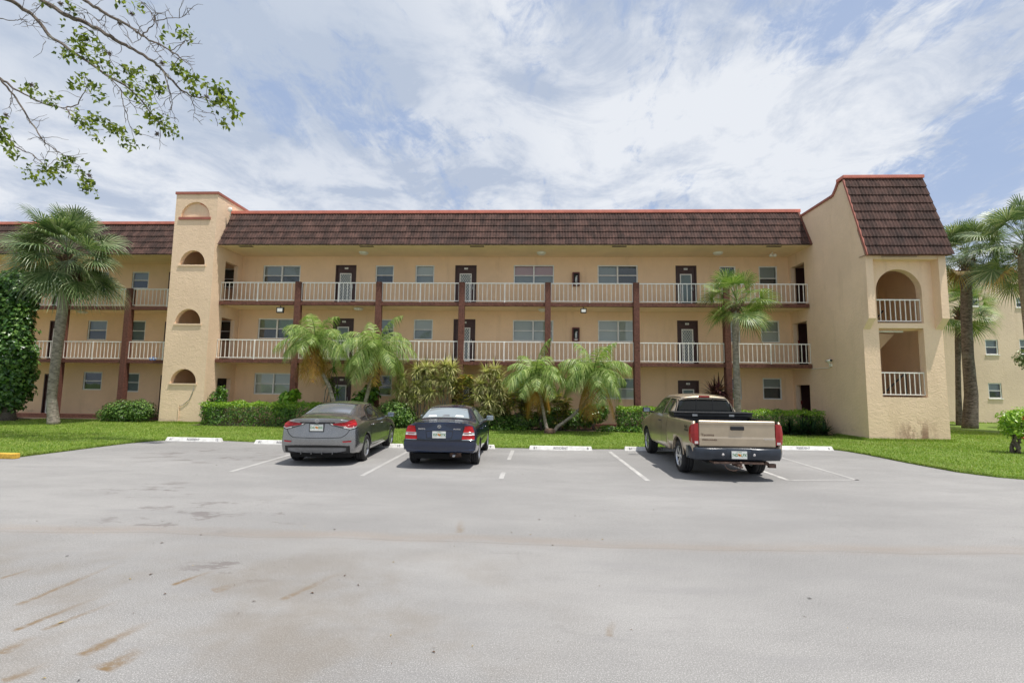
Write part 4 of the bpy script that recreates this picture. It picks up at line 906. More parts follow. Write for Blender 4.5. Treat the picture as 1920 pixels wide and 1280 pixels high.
# ---- feather palms
def feather_crown(mb,c,n,l,rise=.75,m=0,md=1,dead=0,wind=0):
    c=Vector(c)
    for k in range(n):
        a=k*2.399+random.uniform(-.25,.25); f=k/n; e=R(78)-R(100)*f**.8+random.uniform(-.12,.12); isdead=f>1-dead; mm=md if isdead else m
        if isdead: e=R(-50)+random.uniform(-.3,.2)
        d=Vector((math.cos(a)*math.cos(e)+wind*.2,math.sin(a)*math.cos(e),math.sin(e))).normalized(); L_=l*random.uniform(.8,1.08); p=c+d*.05; seg=16; pts=[]
        for i in range(seg+1):
            pts.append(p.copy()); d=(d-Vector((0,0,.085+.07*i/seg*rise*1.6))).normalized(); p=p+d*L_/seg
        mb.tube([pts[i] for i in range(0,seg+1,2)],[.014*(1-i/seg)+.004 for i in range(0,seg+1,2)],4,mm,False)
        for i in range(1,seg*3):
            q=i/3; i0=int(q); fr=q-i0
            if i0>=seg: break
            b=pts[i0].lerp(pts[i0+1],fr); t=(pts[i0+1]-pts[i0]).normalized(); s=t.cross(Vector((0,0,1)))
            s=s.normalized() if s.length>.05 else Vector((1,0,0)); ff=q/seg
            ll=L_*.33*(math.sin(PI*min(1,ff*.93+.10))**.6)
            for sg in (-1,1):
                dd=(s*sg+t*.65+Vector((0,0,-.25+random.uniform(-.4,.4)))).normalized(); w=.0105
                m1=b+dd*ll*.5+Vector((0,0,-ll*.07)); e1=b+dd*ll+Vector((0,0,-ll*(.5+.3*ff))) ; wv=t*w
                mb.add([b-wv,b+wv,m1+wv*1.2,m1-wv*1.2,e1],[(0,1,2,3),(3,2,4)],mm)
def feather_palm(label,base,crowns,rtr=.075,group='feather leaved palms in the planting bed',root_=None):
    root=empty('feather_palm',base,label=label,cat='palm tree',group=group); o=Vector(base)
    for (pts,cr,n,l,dead) in crowns:
        t=MB(); P2=[Vector(p)-o for p in pts]; t.tube(P2,[rtr*(1.25-.35*i/(len(P2)-1)) for i in range(len(P2))],10); 
        t.build('trunk',M['palm_trunk_d'] if dead<.05 else M['palm_trunk'],root,True)
        b=MB(); c=Vector(cr)-o; feather_crown(b,c,n,l,dead=dead); 
        for _ in range(16):
            a=random.uniform(0,2*PI); z=random.uniform(-.38,-.02); b.bar(c+Vector((math.cos(a)*.06,math.sin(a)*.06,z)),c+Vector((math.cos(a)*.15,math.sin(a)*.15,z+.16)),.035,.015,2)
        b.build('crown',[M['feather'],M['orange_frond'],M['boots']],root)
random.seed(31)
a1=at(628,765,20.6); a2=at(618,725,20.6); a3=at(600,692,20.6); a4=at(592,655,20.6); c1=at(592,640,20.6)
feather_palm('feather palm with orange lower fronds on the left, leaning trunk behind the grey sedan',(a1.x+.15,20.6,.05),[([(a1.x+.15,20.6,.03),a1,a2,a3,a4],c1,30,1.85,.28)])
b1=at(682,765,20.7); b2=at(690,735,20.7); b3=at(697,705,20.7); b4=at(703,668,20.7); c2=at(705,655,20.7)
feather_palm('full green feather palm directly above the grey sedan roof',(b1.x-.1,20.7,.05),[([(b1.x-.1,20.7,.03),b1,b2,b3,b4],c2,32,2.0,.05)])
q=lambda px,py,y=19.6:at(px,py,y)
feather_palm('forked feather palm with two leaning trunks on the lawn near the wheel stop numbered 8',(.75,19.3,.04),[([(.70,19.3,.0),q(1022,790),q(1018,765),q(1012,740),q(1005,715)],q(1004,704),28,1.6,.26),([(.85,19.35,.05),q(1045,800),q(1070,782),q(1092,762),q(1108,738),q(1112,712)],q(1113,700),30,1.85,.20)],.06)
t=MB(); t.lathe([(.001,0),(.24,0),(.22,.12),(.19,.2),(.12,.22),(.001,.2)],n=14); bo=[o for o in bpy.data.objects if o.name.startswith('feather_palm')][-1]; t.build('root_crown',M['boots'],bo,True)
# ---- fan palms
def fan_leaf(mb,base,d,l,pet,m=0,nseg=32,drp=.5,spread=1.9):
    d=d.normalized(); s=d.cross(Vector((0,0,1))); s=s.normalized() if s.length>.05 else Vector((1,0,0)); n=s.cross(d)
    h=base+d*pet-Vector((0,0,pet*.10)); mb.tube([base,base+d*pet*.5,h],[.018,.014,.010],4,m,False)
    d2=(d-Vector((0,0,.28))).normalized(); n2=s.cross(d2)
    tw=random.uniform(-.75,.75); s,n2=(s*math.cos(tw)+n2*math.sin(tw)),(n2*math.cos(tw)-s*math.sin(tw))
    for i in range(nseg):
        a=(i/(nseg-1)-.5)*2*spread; ll=l*(.62+.38*math.cos(a*.62))*random.uniform(.9,1.06); dd=(d2*math.cos(a)+s*math.sin(a)+n2*(.18*abs(math.sin(a)))).normalized()
        cs=dd.cross(n2).normalized(); w=l*.50*2*spread/nseg*.74; g=Vector((0,0,-1)); ax=(1 if i%2 else -1)*.012
        st_=h-d2*.0; m1=st_+dd*ll*.50+g*ll*.03+n2*ax; m2=st_+dd*ll*.78+g*ll*drp*.22; e1=st_+dd*ll*.97+g*ll*drp*(.55+random.uniform(-.08,.14))
        mb.add([st_-cs*.006,st_+cs*.006,m1+cs*w*.5,m1-cs*w*.5,m2+cs*w*.22,m2-cs*w*.22,e1],[(0,1,2,3),(3,2,4,5),(5,4,6)],m)
def fan_palm(label,pts,rs,c,n,l,pet,mats=('sabal','dead','boots'),mtr='palm_trunk',dead=.06,boots=.5,lowest=-50,skirt=0,group='fan palms on the lawn',drp=.55):
    pts=list(pts)+[Vector(c)-Vector((0,0,.15))]; rs=list(rs)+[rs[-1]*.9]; base=Vector(pts[0]); root=empty('fan_palm',base,label=label,cat='palm tree',group=group)
    t=MB(); P2=[Vector(p)-base for p in pts]
    Q=[];Rr=[]   # resample with slight ringed irregularity
    for i in range(len(P2)-1):
        for j in range(7): f=j/7; Q.append(P2[i].lerp(P2[i+1],f)); Rr.append((rs[i]+(rs[i+1]-rs[i])*f)*(1+.035*mn.noise(Vector((i*3.1+f*5,0,base.x)))))
    Q.append(P2[-1]); Rr.append(rs[-1]); t.tube(Q,Rr,14); t.build('trunk',M[mtr],root,True)
    b=MB(); c=Vector(c)-base
    for k in range(n):
        f=k/n; e=R(82)+(R(lowest)-R(82))*f**.85+random.uniform(-.22,.22); a=k*2.399+random.uniform(-.45,.45); d=Vector((math.cos(a)*math.cos(e),math.sin(a)*math.cos(e),math.sin(e)))
        isd=f>1-dead; fan_leaf(b,c+Vector((0,0,.25-.5*f)),d,l*random.uniform(.8,1.12),pet*random.uniform(.75,1.3),1 if isd else 0,drp=drp*(1.3 if isd else 1))
    for _ in range(int(60*boots)):
        a=random.uniform(0,2*PI); z=-random.random()*.9*boots-.1; r=rs[-1]*1.05; b.bar(c+Vector((math.cos(a)*r,math.sin(a)*r,z)),c+Vector((math.cos(a)*(r+.16),math.sin(a)*(r+.16),z+.22)),.07,.03,2)
    for _ in range(skirt):
        a=random.uniform(0,2*PI); p=c+Vector((math.cos(a)*rs[-1],math.sin(a)*rs[-1],-.45)); fan_leaf(b,p,Vector((math.cos(a),math.sin(a),-1.6)),l*.5,pet*.3,2,12,.8)
    b.build('crown',[M[k] for k in mats],root)
random.seed(41)
Y=19.9; pts=[(-20.3,Y,.02)]+[at(x,y,Y) for x,y in ((97,745),(103,690),(110,635),(118,575),(124,520))]
fan_palm('large fan palm with pale leaning trunk in front of the left block',pts,[.22,.17,.17,.18,.19,.20],at(126,480,Y),74,1.32,1.15,lowest=-42,boots=.6,skirt=4,dead=.0)
Y=20.4; pts=[at(1384,800,Y)]+[at(x,y,Y) for x,y in ((1383,765),(1381,700),(1379,650),(1379,612))]; pts[0].z=.03
fan_palm('bright fan palm with slim trunk in front of the right end of the walkways',pts,[.16,.135,.13,.12,.13],at(1381,568,Y),32,.95,.80,('sabal_y','dead','boots'),lowest=-45,boots=.45,group='fan palms on the lawn')
Y=25.9; pts=[(22.55,Y,.02)]+[at(x,y,Y) for x,y in ((1821,740),(1815,670),(1812,600),(1812,560))]
fan_palm('tall fan palm with thick brown trunk right of the stair wing',pts,[.33,.28,.24,.23,.24],at(1812,482,Y),48,1.15,1.15,mtr='palm_trunk_d',lowest=-35,boots=1.1,dead=.12,skirt=8)
Y=28.2; pts=[(24.0,Y,.02)]+[at(x,y,Y) for x,y in ((1797,740),(1796,680),(1797,640),(1801,612))]
fan_palm('slim fan palm behind the thick trunked one right of the stair wing',pts,[.16,.13,.12,.16,.22],at(1802,577,Y),30,1.1,1.0,('sabal_y','dead','boots'),mtr='palm_trunk_d',lowest=-45,boots=1.0)
Y=22.5; x_=at(1935,700,Y).x; pts=[(x_+.3,Y,.02),(x_+.15,Y,3),at(1925,520,Y)]
fan_palm('large fan palm at the right edge of the picture with its trunk out of frame',pts,[.3,.25,.28],at(1922,462,Y),48,1.3,1.35,lowest=-40,boots=.5)
Y=26; x_=at(1932,650,Y).x; shrub('small leafy tree at the right edge in front of the far block',[(x_,Y,3.7,.7,.6,.6),(x_+.5,Y,4.2,.6,.6,.5)],1500,.16,'sabal',st=((x_+.6,Y,.05),[(x_+.2,Y,3.6),(x_+.7,Y,4)],.06,.03),name='leafy_tree',cat='tree')
# ---- ivy covered trunk at far left
random.seed(51); mb=MB(); c=at(40,640,21.6)
bl=[]
for k in range(15):
    f=k/14; z=1.0+f*5.6; w=(.95+.18*math.sin(PI*f*2.2)); bl.append((c.x-.55+random.uniform(-.12,.15),21.6,z,w*1.0,w*.85,.55))
cloud(mb,bl,12000,.21,.15,shell=.35)
bl=[(c.x-.9,21.7,1.0,.8,.6,.75)]; cloud(mb,bl,1500,.13,.1)
root=plant('ivy_covered_tree','tree trunk wrapped in a thick column of dark green ivy at the far left','tree',mb,M['vine'],fname='crown')
t=MB(); t.tube([(c.x-.2,21.6,0),(c.x-.25,21.6,.5),(c.x-.3,21.6,3),(c.x-.3,21.6,6)],[.34,.22,.2,.12],12); t.build('trunk',M['bark'],root,True)
# ---- flowering shrub at the right edge
random.seed(61); bx,by=gxy(1905,850,.05); mb=MB(); z=lambda px,py:at(px,py,by)
bl=[(*z(1893,783),.30,.3,.22),(*z(1918,778),.35,.35,.25),(*z(1900,808),.25,.3,.2),(*z(1930,805),.4,.3,.3),(*z(1888,798),.2,.2,.18)]
cloud(mb,bl,1500,.11,.06)
for p in (z(1903,784),z(1905,818),z(1912,781),z(1925,800)):
    for _ in range(16): leaf(mb,p+rnd_unit()*.06+Vector((0,-.25,0)),rnd_unit(),rnd_unit(),.05,.04,1)
plant('flowering_shrub','bright green shrub with red flowers and twisted dark stems at the right edge','shrub',mb,[M['hedge_top'],M['flower']],((bx,by,.04),[z(1893,790),z(1915,790),z(1900,805),z(1930,800),z(1888,800)],.05,.015))
# ---- overhanging tree at the upper left, trunk outside the frame
random.seed(71)
KT=1.9
root=empty('overhanging_tree',(-21.5,14.6,0),label='bare branched tree with small leaf tufts reaching in from the upper left',cat='tree'); o=Vector(root.location)
def dep(px,py): return 7.2+1.6*mn.noise(Vector((px*.004,py*.004,9)))
def bp(px,py,y): return at(px,py,y*KT)-o
BR=[([(-420,-160),(-150,-60),(20,2),(60,28),(95,68),(140,100),(200,140),(235,158),(270,195),(300,235)],.040,7.6),
 ([(-420,-160),(-60,-110),(78,0),(120,28),(165,45),(205,68),(240,90),(285,115),(305,134),(335,165),(358,182),(385,184)],.042,7.0),
 ([(-420,-160),(60,-60),(158,0),(200,25),(240,50),(265,68),(290,80),(320,95),(350,118)],.030,6.5),
 ([(-420,-160),(-200,80),(0,147),(30,168),(60,185),(95,198),(124,202)],.028,7.9),
 ([(0,147),(30,185),(55,225),(75,255),(82,265),(105,285),(128,296)],.018,7.9),
 ([(124,202),(145,196),(160,165),(158,138)],.012,7.9),([(124,202),(140,220),(158,232),(180,245)],.012,7.9),
 ([(-420,-160),(-120,200),(0,235),(30,275),(60,290),(85,310),(68,322)],.016,7.4),
 ([(160,114),(190,135),(225,165),(250,195),(270,210)],.012,7.6),([(225,165),(232,205),(245,235),(255,252)],.008,7.6),
 ([(150,45),(180,70),(200,100),(215,125),(240,140)],.010,7.0),([(305,134),(318,160),(318,185),(325,210),(330,230)],.009,7.0),
 ([(358,182),(365,205),(362,228)],.006,7.0),([(385,184),(400,205),(408,225)],.006,7.0),
 ([(265,68),(290,45),(293,30),(318,16)],.009,6.5),([(265,5),(285,25),(295,50),(292,72)],.008,6.5),([(292,40),(330,32),(355,28)],.007,6.5),
 ([(240,50),(268,68),(250,82),(230,60)],.007,6.5),([(320,95),(345,75),(360,82)],.006,6.5),([(290,80),(310,90),(340,112),(365,110)],.007,6.5),
 ([(200,25),(185,40),(160,20),(130,25)],.007,7.0),([(0,35),(20,38),(40,36),(60,45),(86,78)],.008,7.6),([(128,296),(150,315),(160,345)],.007,7.9),([(108,285),(106,300)],.005,7.9),([(60,30),(75,12),(90,5)],.006,7.6),([(25,165),(20,195),(18,205)],.006,7.9),([(80,255),(88,285)],.006,7.9),([(235,158),(262,160),(285,175),(300,185)],.007,7.6)]
tb=MB(); tips=[]
for pts,r,y in BR:
    P3=[]
    for i,(x,yy) in enumerate(pts):
        j=1 if 0<i<len(pts)-1 else 0
        P3.append(bp(x+random.uniform(-2,2)*j,yy+random.uniform(-2,2)*j,y+.22*j*random.uniform(-1,1)))
    # subdivide with wiggle
    Q=[];K=5
    for i in range(len(P3)-1):
        for j in range(K):
            f=j/K; Q.append(P3[i].lerp(P3[i+1],f)+ (rnd_unit()*.014*KT if j else Vector()))
    Q.append(P3[-1]); nq=len(Q); tb.tube(Q,[r*KT*(1-.78*i/(nq-1)) for i in range(nq)],6)
    for i in range(nq):
        if Q[i].x+o.x>-18 and random.random()<.55 and i>nq*.25:
            a=Q[i]; d=(rnd_unit()+Vector((.2,0,-.1))).normalized(); l=random.uniform(.10,.42)*KT; pts2=[a]
            for q_ in range(5): d=(d+rnd_unit()*.45).normalized(); pts2.append(pts2[-1]+d*l/5)
            tb.tube(pts2,[.010,.009,.008,.007,.006,.004],4,0,False)
            if random.random()<.5:
                e_=(d+rnd_unit()).normalized(); tb.tube([pts2[3],pts2[3]+e_*l*.25,pts2[3]+(e_+rnd_unit()*.4).normalized()*l*.45],[.007,.006,.004],4,0,False)
tb.build('branch',M['bark'],root)
t=MB(); hub=bp(-420,-160,7.4); t.tube([(0,0,0),(.05,0,2),(-.1,.1,5),hub*.6+Vector((0,0,.3)),hub],[.5,.4,.34,.26,.09],12); t.tube([(-.1,.1,5),(-2.2,.6,9),(-4,1,13)],[.3,.2,.08],8); t.build('trunk',M['bark'],root,True)
TU=[(150,90,26),(165,70,14),(130,102,14),(170,110,18),(185,120,16),(150,78,12),(182,90,12),(120,100,8),(138,160,14),(160,150,10),(175,165,12),(188,185,8),(240,130,14),(262,135,12),(285,145,10),(300,160,8),(335,132,16),(350,140,14),(362,150,14),(365,168,8),(325,128,8),(395,160,16),(412,168,20),(425,180,14),(438,205,12),(435,218,10),(415,190,12),(395,195,8),(418,232,8),(345,60,12),(352,68,8),(308,70,8),(155,222,14),(175,220,16),(200,235,14),(215,242,18),(225,248,12),(165,240,10),(150,218,8),(235,270,10),(248,275,9),(185,262,6),(60,172,10),(95,190,8),(50,165,8),(100,315,14),(120,305,18),(135,300,12),(88,322,10),(55,318,9),(65,335,9),(75,342,8),(150,320,10),(160,345,16),(165,355,12),(110,325,10),(5,255,12),(15,275,14),(25,285,12),(8,230,8),(245,155,10),(255,180,9),(270,165,8),(280,195,10),(285,215,9),(305,228,12),(315,245,12),(320,240,8),(265,245,6),(275,160,9),(140,12,8),(255,12,8),(230,5,8),(135,20,6),(95,178,6),(305,165,8),(90,4,6),(128,50,5),(240,175,7),(290,225,8),(210,140,6),(230,150,6)]
lb=MB()
for px,py,n in TU:
    y=7.3+.5*random.uniform(-1,1)
    if px>330 or py<80: y=6.9
    c=bp(px,py,y)
    for _ in range(int(n*2.0)):
        p=c+Vector((random.gauss(0,.11),random.gauss(0,.12),random.gauss(0,.085))); d=(rnd_unit()+Vector((0,0,-.1))).normalized(); s=random.uniform(.6,1.15)
        leaf(lb,p,d,(rnd_unit()*.8+Vector((0,0,1))).normalized(),.185*s,.10*s)
    tb2=None
lb.build('crown',M['overhang'],root)
nb=MB()
for px,py in ((395/3.46,25/3.46),(855/3.46,90/3.46),(1000/3.46,500/3.46),(1340/3.46,630/3.46),(780/3.46,152/3.46),(40/3.46,745/3.46),(205/3.46,550/3.46),(1050/3.46,410/3.46),(580/3.46,1140/3.46),(710/3.46,345/3.46),(1020/3.46,870/3.46)):
    c=bp(px,py,7.2)
    nb=MB(); nb.ell(c,(.04,.04,.04),0,8,6)
    for _ in range(45): d=rnd_unit(); nb.bar(c,c+d*random.uniform(.06,.10),.008)
    nb.build('seed_cluster',M['bark'],root)
# ================================================================== vehicles
def paint(name,col,rough=.28,metal=.55,coat=1.0):
    m,nt,b=newmat(name); v=objc(nt); n=noise(nt,v,3,4,.6); d=noise(nt,v,60,3,.7)
    c=mix(nt,ss(nt,n,.3,.7),[x*.93 for x in col],[min(1,x*1.06) for x in col]); L(nt,c,b.inputs['Base Color'])
    b.inputs['Metallic'].default_value=metal; b.inputs['Coat Weight'].default_value=coat; b.inputs['Coat Roughness'].default_value=.06
    rr=mth(nt,'ADD',mth(nt,'MULTIPLY',d,.04),rough-.02); L(nt,rr,b.inputs['Roughness']); return m
M['grey_paint']=paint('grey_car_paint',(.275,.278,.282),.27,.85); M['navy_paint']=paint('navy_car_paint',(.008,.018,.050),.16,.15,.8); M['tan_paint']=paint('tan_car_paint',(.47,.385,.275),.34,.55,.7)
def autoglass(name,col,metal,rough=.04):
    m,nt,b=newmat(name); b.inputs['Base Color'].default_value=(*col,1); b.inputs['Metallic'].default_value=metal; b.inputs['Roughness'].default_value=rough
    b.inputs['Specular IOR Level'].default_value=.5; b.inputs['Coat Weight'].default_value=.0; b.inputs['Coat Roughness'].default_value=.02; return m
M['cglass']=autoglass('car_glass',(.012,.015,.016),.0); M['cglass_l']=autoglass('sky_pale_car_glass',(.42,.47,.48),.55,.10); M['cglass_m']=autoglass('sky_lit_car_glass',(.30,.34,.37),.6,.08)  # the two paler glasses have sky reflection and bright interior painted into their colour
M['rubber']=simple('tyre_rubber',(.018,.018,.019),.8,0,.25,14,.3,40); M['rim']=simple('alloy_rim',(.50,.51,.53),.28,.9,.08,9); M['trim']=simple('black_trim',(.014,.014,.016),.42,0,.1,9); M['grey_trim']=simple('grey_trim',(.20,.205,.215),.4,.3,.1,9)
def lens(name,col,rough=.12):
    m,nt,b=newmat(name); p=objc(nt); w=nt.nodes.new('ShaderNodeTexWave'); w.bands_direction='Z'; w.inputs['Scale'].default_value=12; L(nt,p,w.inputs[0])
    c=mix(nt,w.outputs['Fac'],[x*.65 for x in col],col); L(nt,c,b.inputs['Base Color']); b.inputs['Roughness'].default_value=rough; b.inputs['Coat Weight'].default_value=.2; b.inputs['Specular IOR Level'].default_value=.3; return m
M['redl']=lens('red_lens',(.50,.012,.016)); M['redd']=lens('dark_red_lens',(.33,.012,.018)); M['clear']=lens('clear_lens',(.72,.68,.66)); M['chrome']=simple('chrome',(.78,.79,.80),.12,1,.03,9)
M['plate']=simple('licence_plate',(.70,.72,.68),.4,0,.08,12); M['green']=simple('plate_green',(.10,.25,.10),.5,0,.1,9); M['orange']=simple('plate_orange',(.70,.28,.05),.5,0,.1,9); M['pale']=simple('headrest_fabric',(.72,.74,.72),.7,0,.05,9)
M['mirror']=simple('mirror_glass',(.42,.50,.56),.08,.9,.03,9); M['redl2']=lens('weathered_red_lens',(.38,.03,.03),.2); M['steel_d']=simple('rusty_steel',(.14,.09,.07),.7,.5,.3,14); M['under']=simple('underbody',(.010,.010,.010),.9,0,.2,6); M['bumper_b']=simple('dark_blue_bumper',(.030,.038,.052),.28,.1,.15,6)
def ring(s,zm=.60,zs=.32,zb0=.21):
    x,zc,c,yt,yb,zb,ym=s[:7]; dx=s[7] if len(s)>7 else 0; sg=s[8] if len(s)>8 else 1; lf=s[9] if len(s)>9 else 0; zs+=lf; zb0+=lf
    P=[(x,0,zc),(x,.5*yt,zc-.22*c),(x,.85*yt,zc-.65*c),(x+dx*.6*sg,yt,zc-c),(x+dx*sg,yb,zb),(x+dx*sg,ym,min(zm,zb-.08)),(x+dx*sg,ym-.012,zs),(x+dx*sg,ym-.07,zb0)]
    R_=[];X7=P[7]
    for k in (7,6,5,4,3,2,1,0): R_.append((P[k][0],-P[k][1],P[k][2]))
    for k in (1,2,3,4,5,6,7): R_.append(P[k])
    for f in (.85,.5,0,-.5,-.85): R_.append((X7[0],X7[1]*f,X7[2]))
    return R_
def car_shell(name,st,rear_x,front_x,mat,wheels,rw,parent,zm=.6,zs=.32,zb0=.21,lev=2,creases=(),arch_in=.52):
    V=[];Fc=[];n=20
    for s in st: V+=ring(s,zm,zs,zb0)
    for i in range(len(st)-1):
        for j in range(n): a=i*n+j;b=i*n+(j+1)%n; Fc.append((a,b,b+n,a+n))
    def cap(base,xs,flip):
        rows=[[base+4+k for k in range(7)]]; fr=(-1,-.85,-.5,0,.5,.85,1)
        for r,k in enumerate((3,2,1)):
            a,b=base+k,base+14-k; row=[a]
            for c in range(1,6):
                pa,pb=Vector(V[a]),Vector(V[b]); f=(fr[c]+1)/2; p=pa.lerp(pb,f); p.x=xs[r]+(pa.x-xs[r])*abs(fr[c])**2.6; V.append(tuple(p)); row.append(len(V)-1)
            row.append(b); rows.append(row)
        rows.append([base+0,base+19,base+18,base+17,base+16,base+15,base+14])
        for r in range(4):
            for c in range(6):
                q=(rows[r][c],rows[r][c+1],rows[r+1][c+1],rows[r+1][c]); Fc.append(q if flip else q[::-1])
    cap(0,rear_x,True); cap((len(st)-1)*n,front_x,False)
    me=bpy.data.meshes.new(name); me.from_pydata(V,[],Fc); me.polygons.foreach_set('use_smooth',[True]*len(Fc)); me.update()
    bm=bmesh.new(); bm.from_mesh(me); bmesh.ops.recalc_face_normals(bm,faces=bm.faces)
    cl=bm.edges.layers.float.get('crease_edge') or bm.edges.layers.float.new('crease_edge')
    bm.verts.ensure_lookup_table()
    for e_ in bm.edges:
        a,b=sorted(v.index for v in e_.verts)
        if b<len(st)*n:
            ja,jb=a%n,b%n
            if ja==jb and ja in (3,11): e_[cl]=.35
            if ja==jb and ja in (0,14): e_[cl]=.6
            if a//n==b//n and a//n==0 and 4<=ja<=10 and 4<=jb<=10: e_[cl]=.7
            for (i,v_) in creases:
                if a//n==b//n==i and 3<=ja<=11 and 3<=jb<=11: e_[cl]=v_
    bm.to_mesh(me); bm.free()
    o=bpy.data.objects.new(name,me); C.objects.link(o); sm=o.modifiers.new('s','SUBSURF'); sm.levels=lev+1; sm.render_levels=lev+1
    bpy.context.view_layer.update(); dg=bpy.context.evaluated_depsgraph_get(); ev=o.evaluated_get(dg).to_mesh()
    bv=BVHTree.FromPolygons([v.co.copy() for v in ev.vertices],[tuple(p.vertices) for p in ev.polygons])
    cm=MB()
    for wx in wheels:
        for s in (-1,1):
            prof=[(.001,s*arch_in),(rw,s*arch_in),(rw,s*1.3),(.001,s*1.3)]
            t=MB(); nn=40; vs=[(wx+rw*math.cos(2*PI*i/nn),y,rw*.94+rw*math.sin(2*PI*i/nn)*1.0-.0) for y in (s*arch_in,s*1.3) for i in range(nn)]
            fs=[tuple(range(nn)),tuple(nn+i for i in reversed(range(nn)))]+[(i,nn+i,nn+(i+1)%nn,(i+1)%nn) for i in range(nn)]
            cm.add(vs,fs)
    cu=cm.build('cutter',M['under']); b2=bmesh.new(); b2.from_mesh(cu.data); bmesh.ops.recalc_face_normals(b2,faces=b2.faces); b2.to_mesh(cu.data); b2.free()
    bo=o.modifiers.new('b','BOOLEAN'); bo.operation='DIFFERENCE'; bo.object=cu; bo.solver='EXACT'
    bpy.context.view_layer.update(); dg=bpy.context.evaluated_depsgraph_get(); nm=bpy.data.meshes.new_from_object(o.evaluated_get(dg))
    bpy.data.objects.remove(o); bpy.data.objects.remove(cu)
    nm.materials.clear(); nm.materials.append(mat); nm.materials.append(M['under'])
    for p in nm.polygons:
        c=p.center; dk=0
        for wx in wheels:
            if math.hypot(c.x-wx,c.z-rw*.94)<rw*1.004 and abs(c.y)<1.0 and (abs(p.normal.y)<.5 or abs(c.y)<arch_in+.05): dk=1
        if p.normal.z<-.6 and c.z<zb0+.06: dk=1
        p.material_index=dk; p.use_smooth=True
    nm.name=name; o=bpy.data.objects.new(name,nm); C.objects.link(o); o.parent=parent
    return o,bv
def sample(pl,n):
    pl=[Vector(p) for p in pl]; ds=[0]
    for a,b in zip(pl,pl[1:]): ds.append(ds[-1]+(b-a).length)
    out=[]
    for i in range(n+1):
        t=ds[-1]*i/n; k=0
        while k<len(ds)-2 and ds[k+1]<t: k+=1
        f=(t-ds[k])/max(1e-6,ds[k+1]-ds[k]); out.append(pl[k].lerp(pl[k+1],f))
    return out
def patch(bv,A,B,d,off=.006,n=20,m=8,mi=0,mb=None,skirt=.02):
    """a thin raised panel laid over the body between two outlines"""
    mb=mb or MB(); d=Vector(d).normalized(); A=sample(A,n);B=sample(B,n); vs=[]
    last=None
    for j in range(m+1):
        for i in range(n+1):
            p=A[i].lerp(B[i],j/m); h=bv.ray_cast(p-d*2.5,d)
            if h[0] is None:
                q=bv.find_nearest(p)[0]; h=(q,-d)
            nn=h[1]; nn=nn if nn.dot(d)<0 else -nn
            vs.append(h[0]+nn*off)
    k=len(vs); fs=[(j*(n+1)+i,j*(n+1)+i+1,(j+1)*(n+1)+i+1,(j+1)*(n+1)+i) for j in range(m) for i in range(n)]
    loop=[i for i in range(n+1)]+[(j+1)*(n+1)+n for j in range(m)]+[m*(n+1)+i for i in range(n-1,-1,-1)]+[j*(n+1) for j in range(m-1,0,-1)]
    vs2=[vs[i]+d*skirt for i in loop]
    fs+= [(loop[i],loop[(i+1)%len(loop)],k+(i+1)%len(loop),k+i) for i in range(len(loop))]
    mb.add(vs+vs2,fs,mi); return mb
def seam(bv,pts,d,w=.011,off=.003,mb=None,mi=0,n=24):
    mb=mb or MB(); d=Vector(d).normalized(); P3=[]
    for p in sample(pts,n):
        h=bv.ray_cast(p-d*2.5,d)
        if h[0] is None: continue
        nn=h[1] if h[1].dot(d)<0 else -h[1]; P3.append((h[0]+nn*off,nn))
    for (a,na),(b,nb) in zip(P3,P3[1:]):
        t=(b-a)
        if t.length>.2: continue
        s=t.normalized().cross(na)*w/2; mb.quad(a-s,b-s,b+s,a+s,mi)
    return mb
def wheel(parent,x,y,r,w,spokes=5,steel=False,side=1):
    o=MB(); prof=[(r*.66,-w/2+.01),(r*.70,-w/2),(r*.88,-w/2-.004),(r*.96,-w/2+.012),(r,-w/2+.035),(r,-.03),(r-.008,-.028),(r-.008,-.022),(r,-.02),(r,.02),(r-.008,.022),(r-.008,.028),(r,.03),(r,w/2-.035),(r*.96,w/2-.012),(r*.88,w/2+.004),(r*.70,w/2),(r*.66,w/2-.01),(r*.63,0),(r*.66,-w/2+.01)]
    o.lathe(prof,axis='y',n=36); t=o.build('wheel',M['rubber'],parent,True,loc=(x,y,r))
    s=side; g=MB(); R0=r*.665
    g.lathe([(R0,s*(w/2-.008)),(R0-.012,s*(w/2-.004)),(R0-.03,s*(w/2-.03)),(R0-.04,s*(-w/2+.04)),(.02,s*(-w/2+.05))],axis='y',n=36,m=1 if 0 else 0)
    g.lathe([(.001,s*(w/2-.03)),(.045,s*(w/2-.03)),(.06,s*(w/2-.045)),(.06,s*(w/2-.07))],axis='y',n=18)
    for k in range(spokes):
        a=2*PI*k/spokes
        for da in ((-.10,.16),(.10,-.16)) if spokes<8 else ((0,0),):
            p0=Vector((math.cos(a+da[0]*.3)*.05,s*(w/2-.045),math.sin(a+da[0]*.3)*.05)); p1=Vector((math.cos(a+da[0]*1.4)*(R0-.02),s*(w/2-.035),math.sin(a+da[0]*1.4)*(R0-.02)))
            g.bar(p0,p1,.030 if spokes<8 else .04,.03,upv=(0,1,0))
    g.lathe([(.001,s*(-w/2+.05)),(R0*.82,s*(-w/2+.051))],axis='y',n=24,m=1)
    g.build('rim',[M['rim'],M['under']],t,False)
    return t
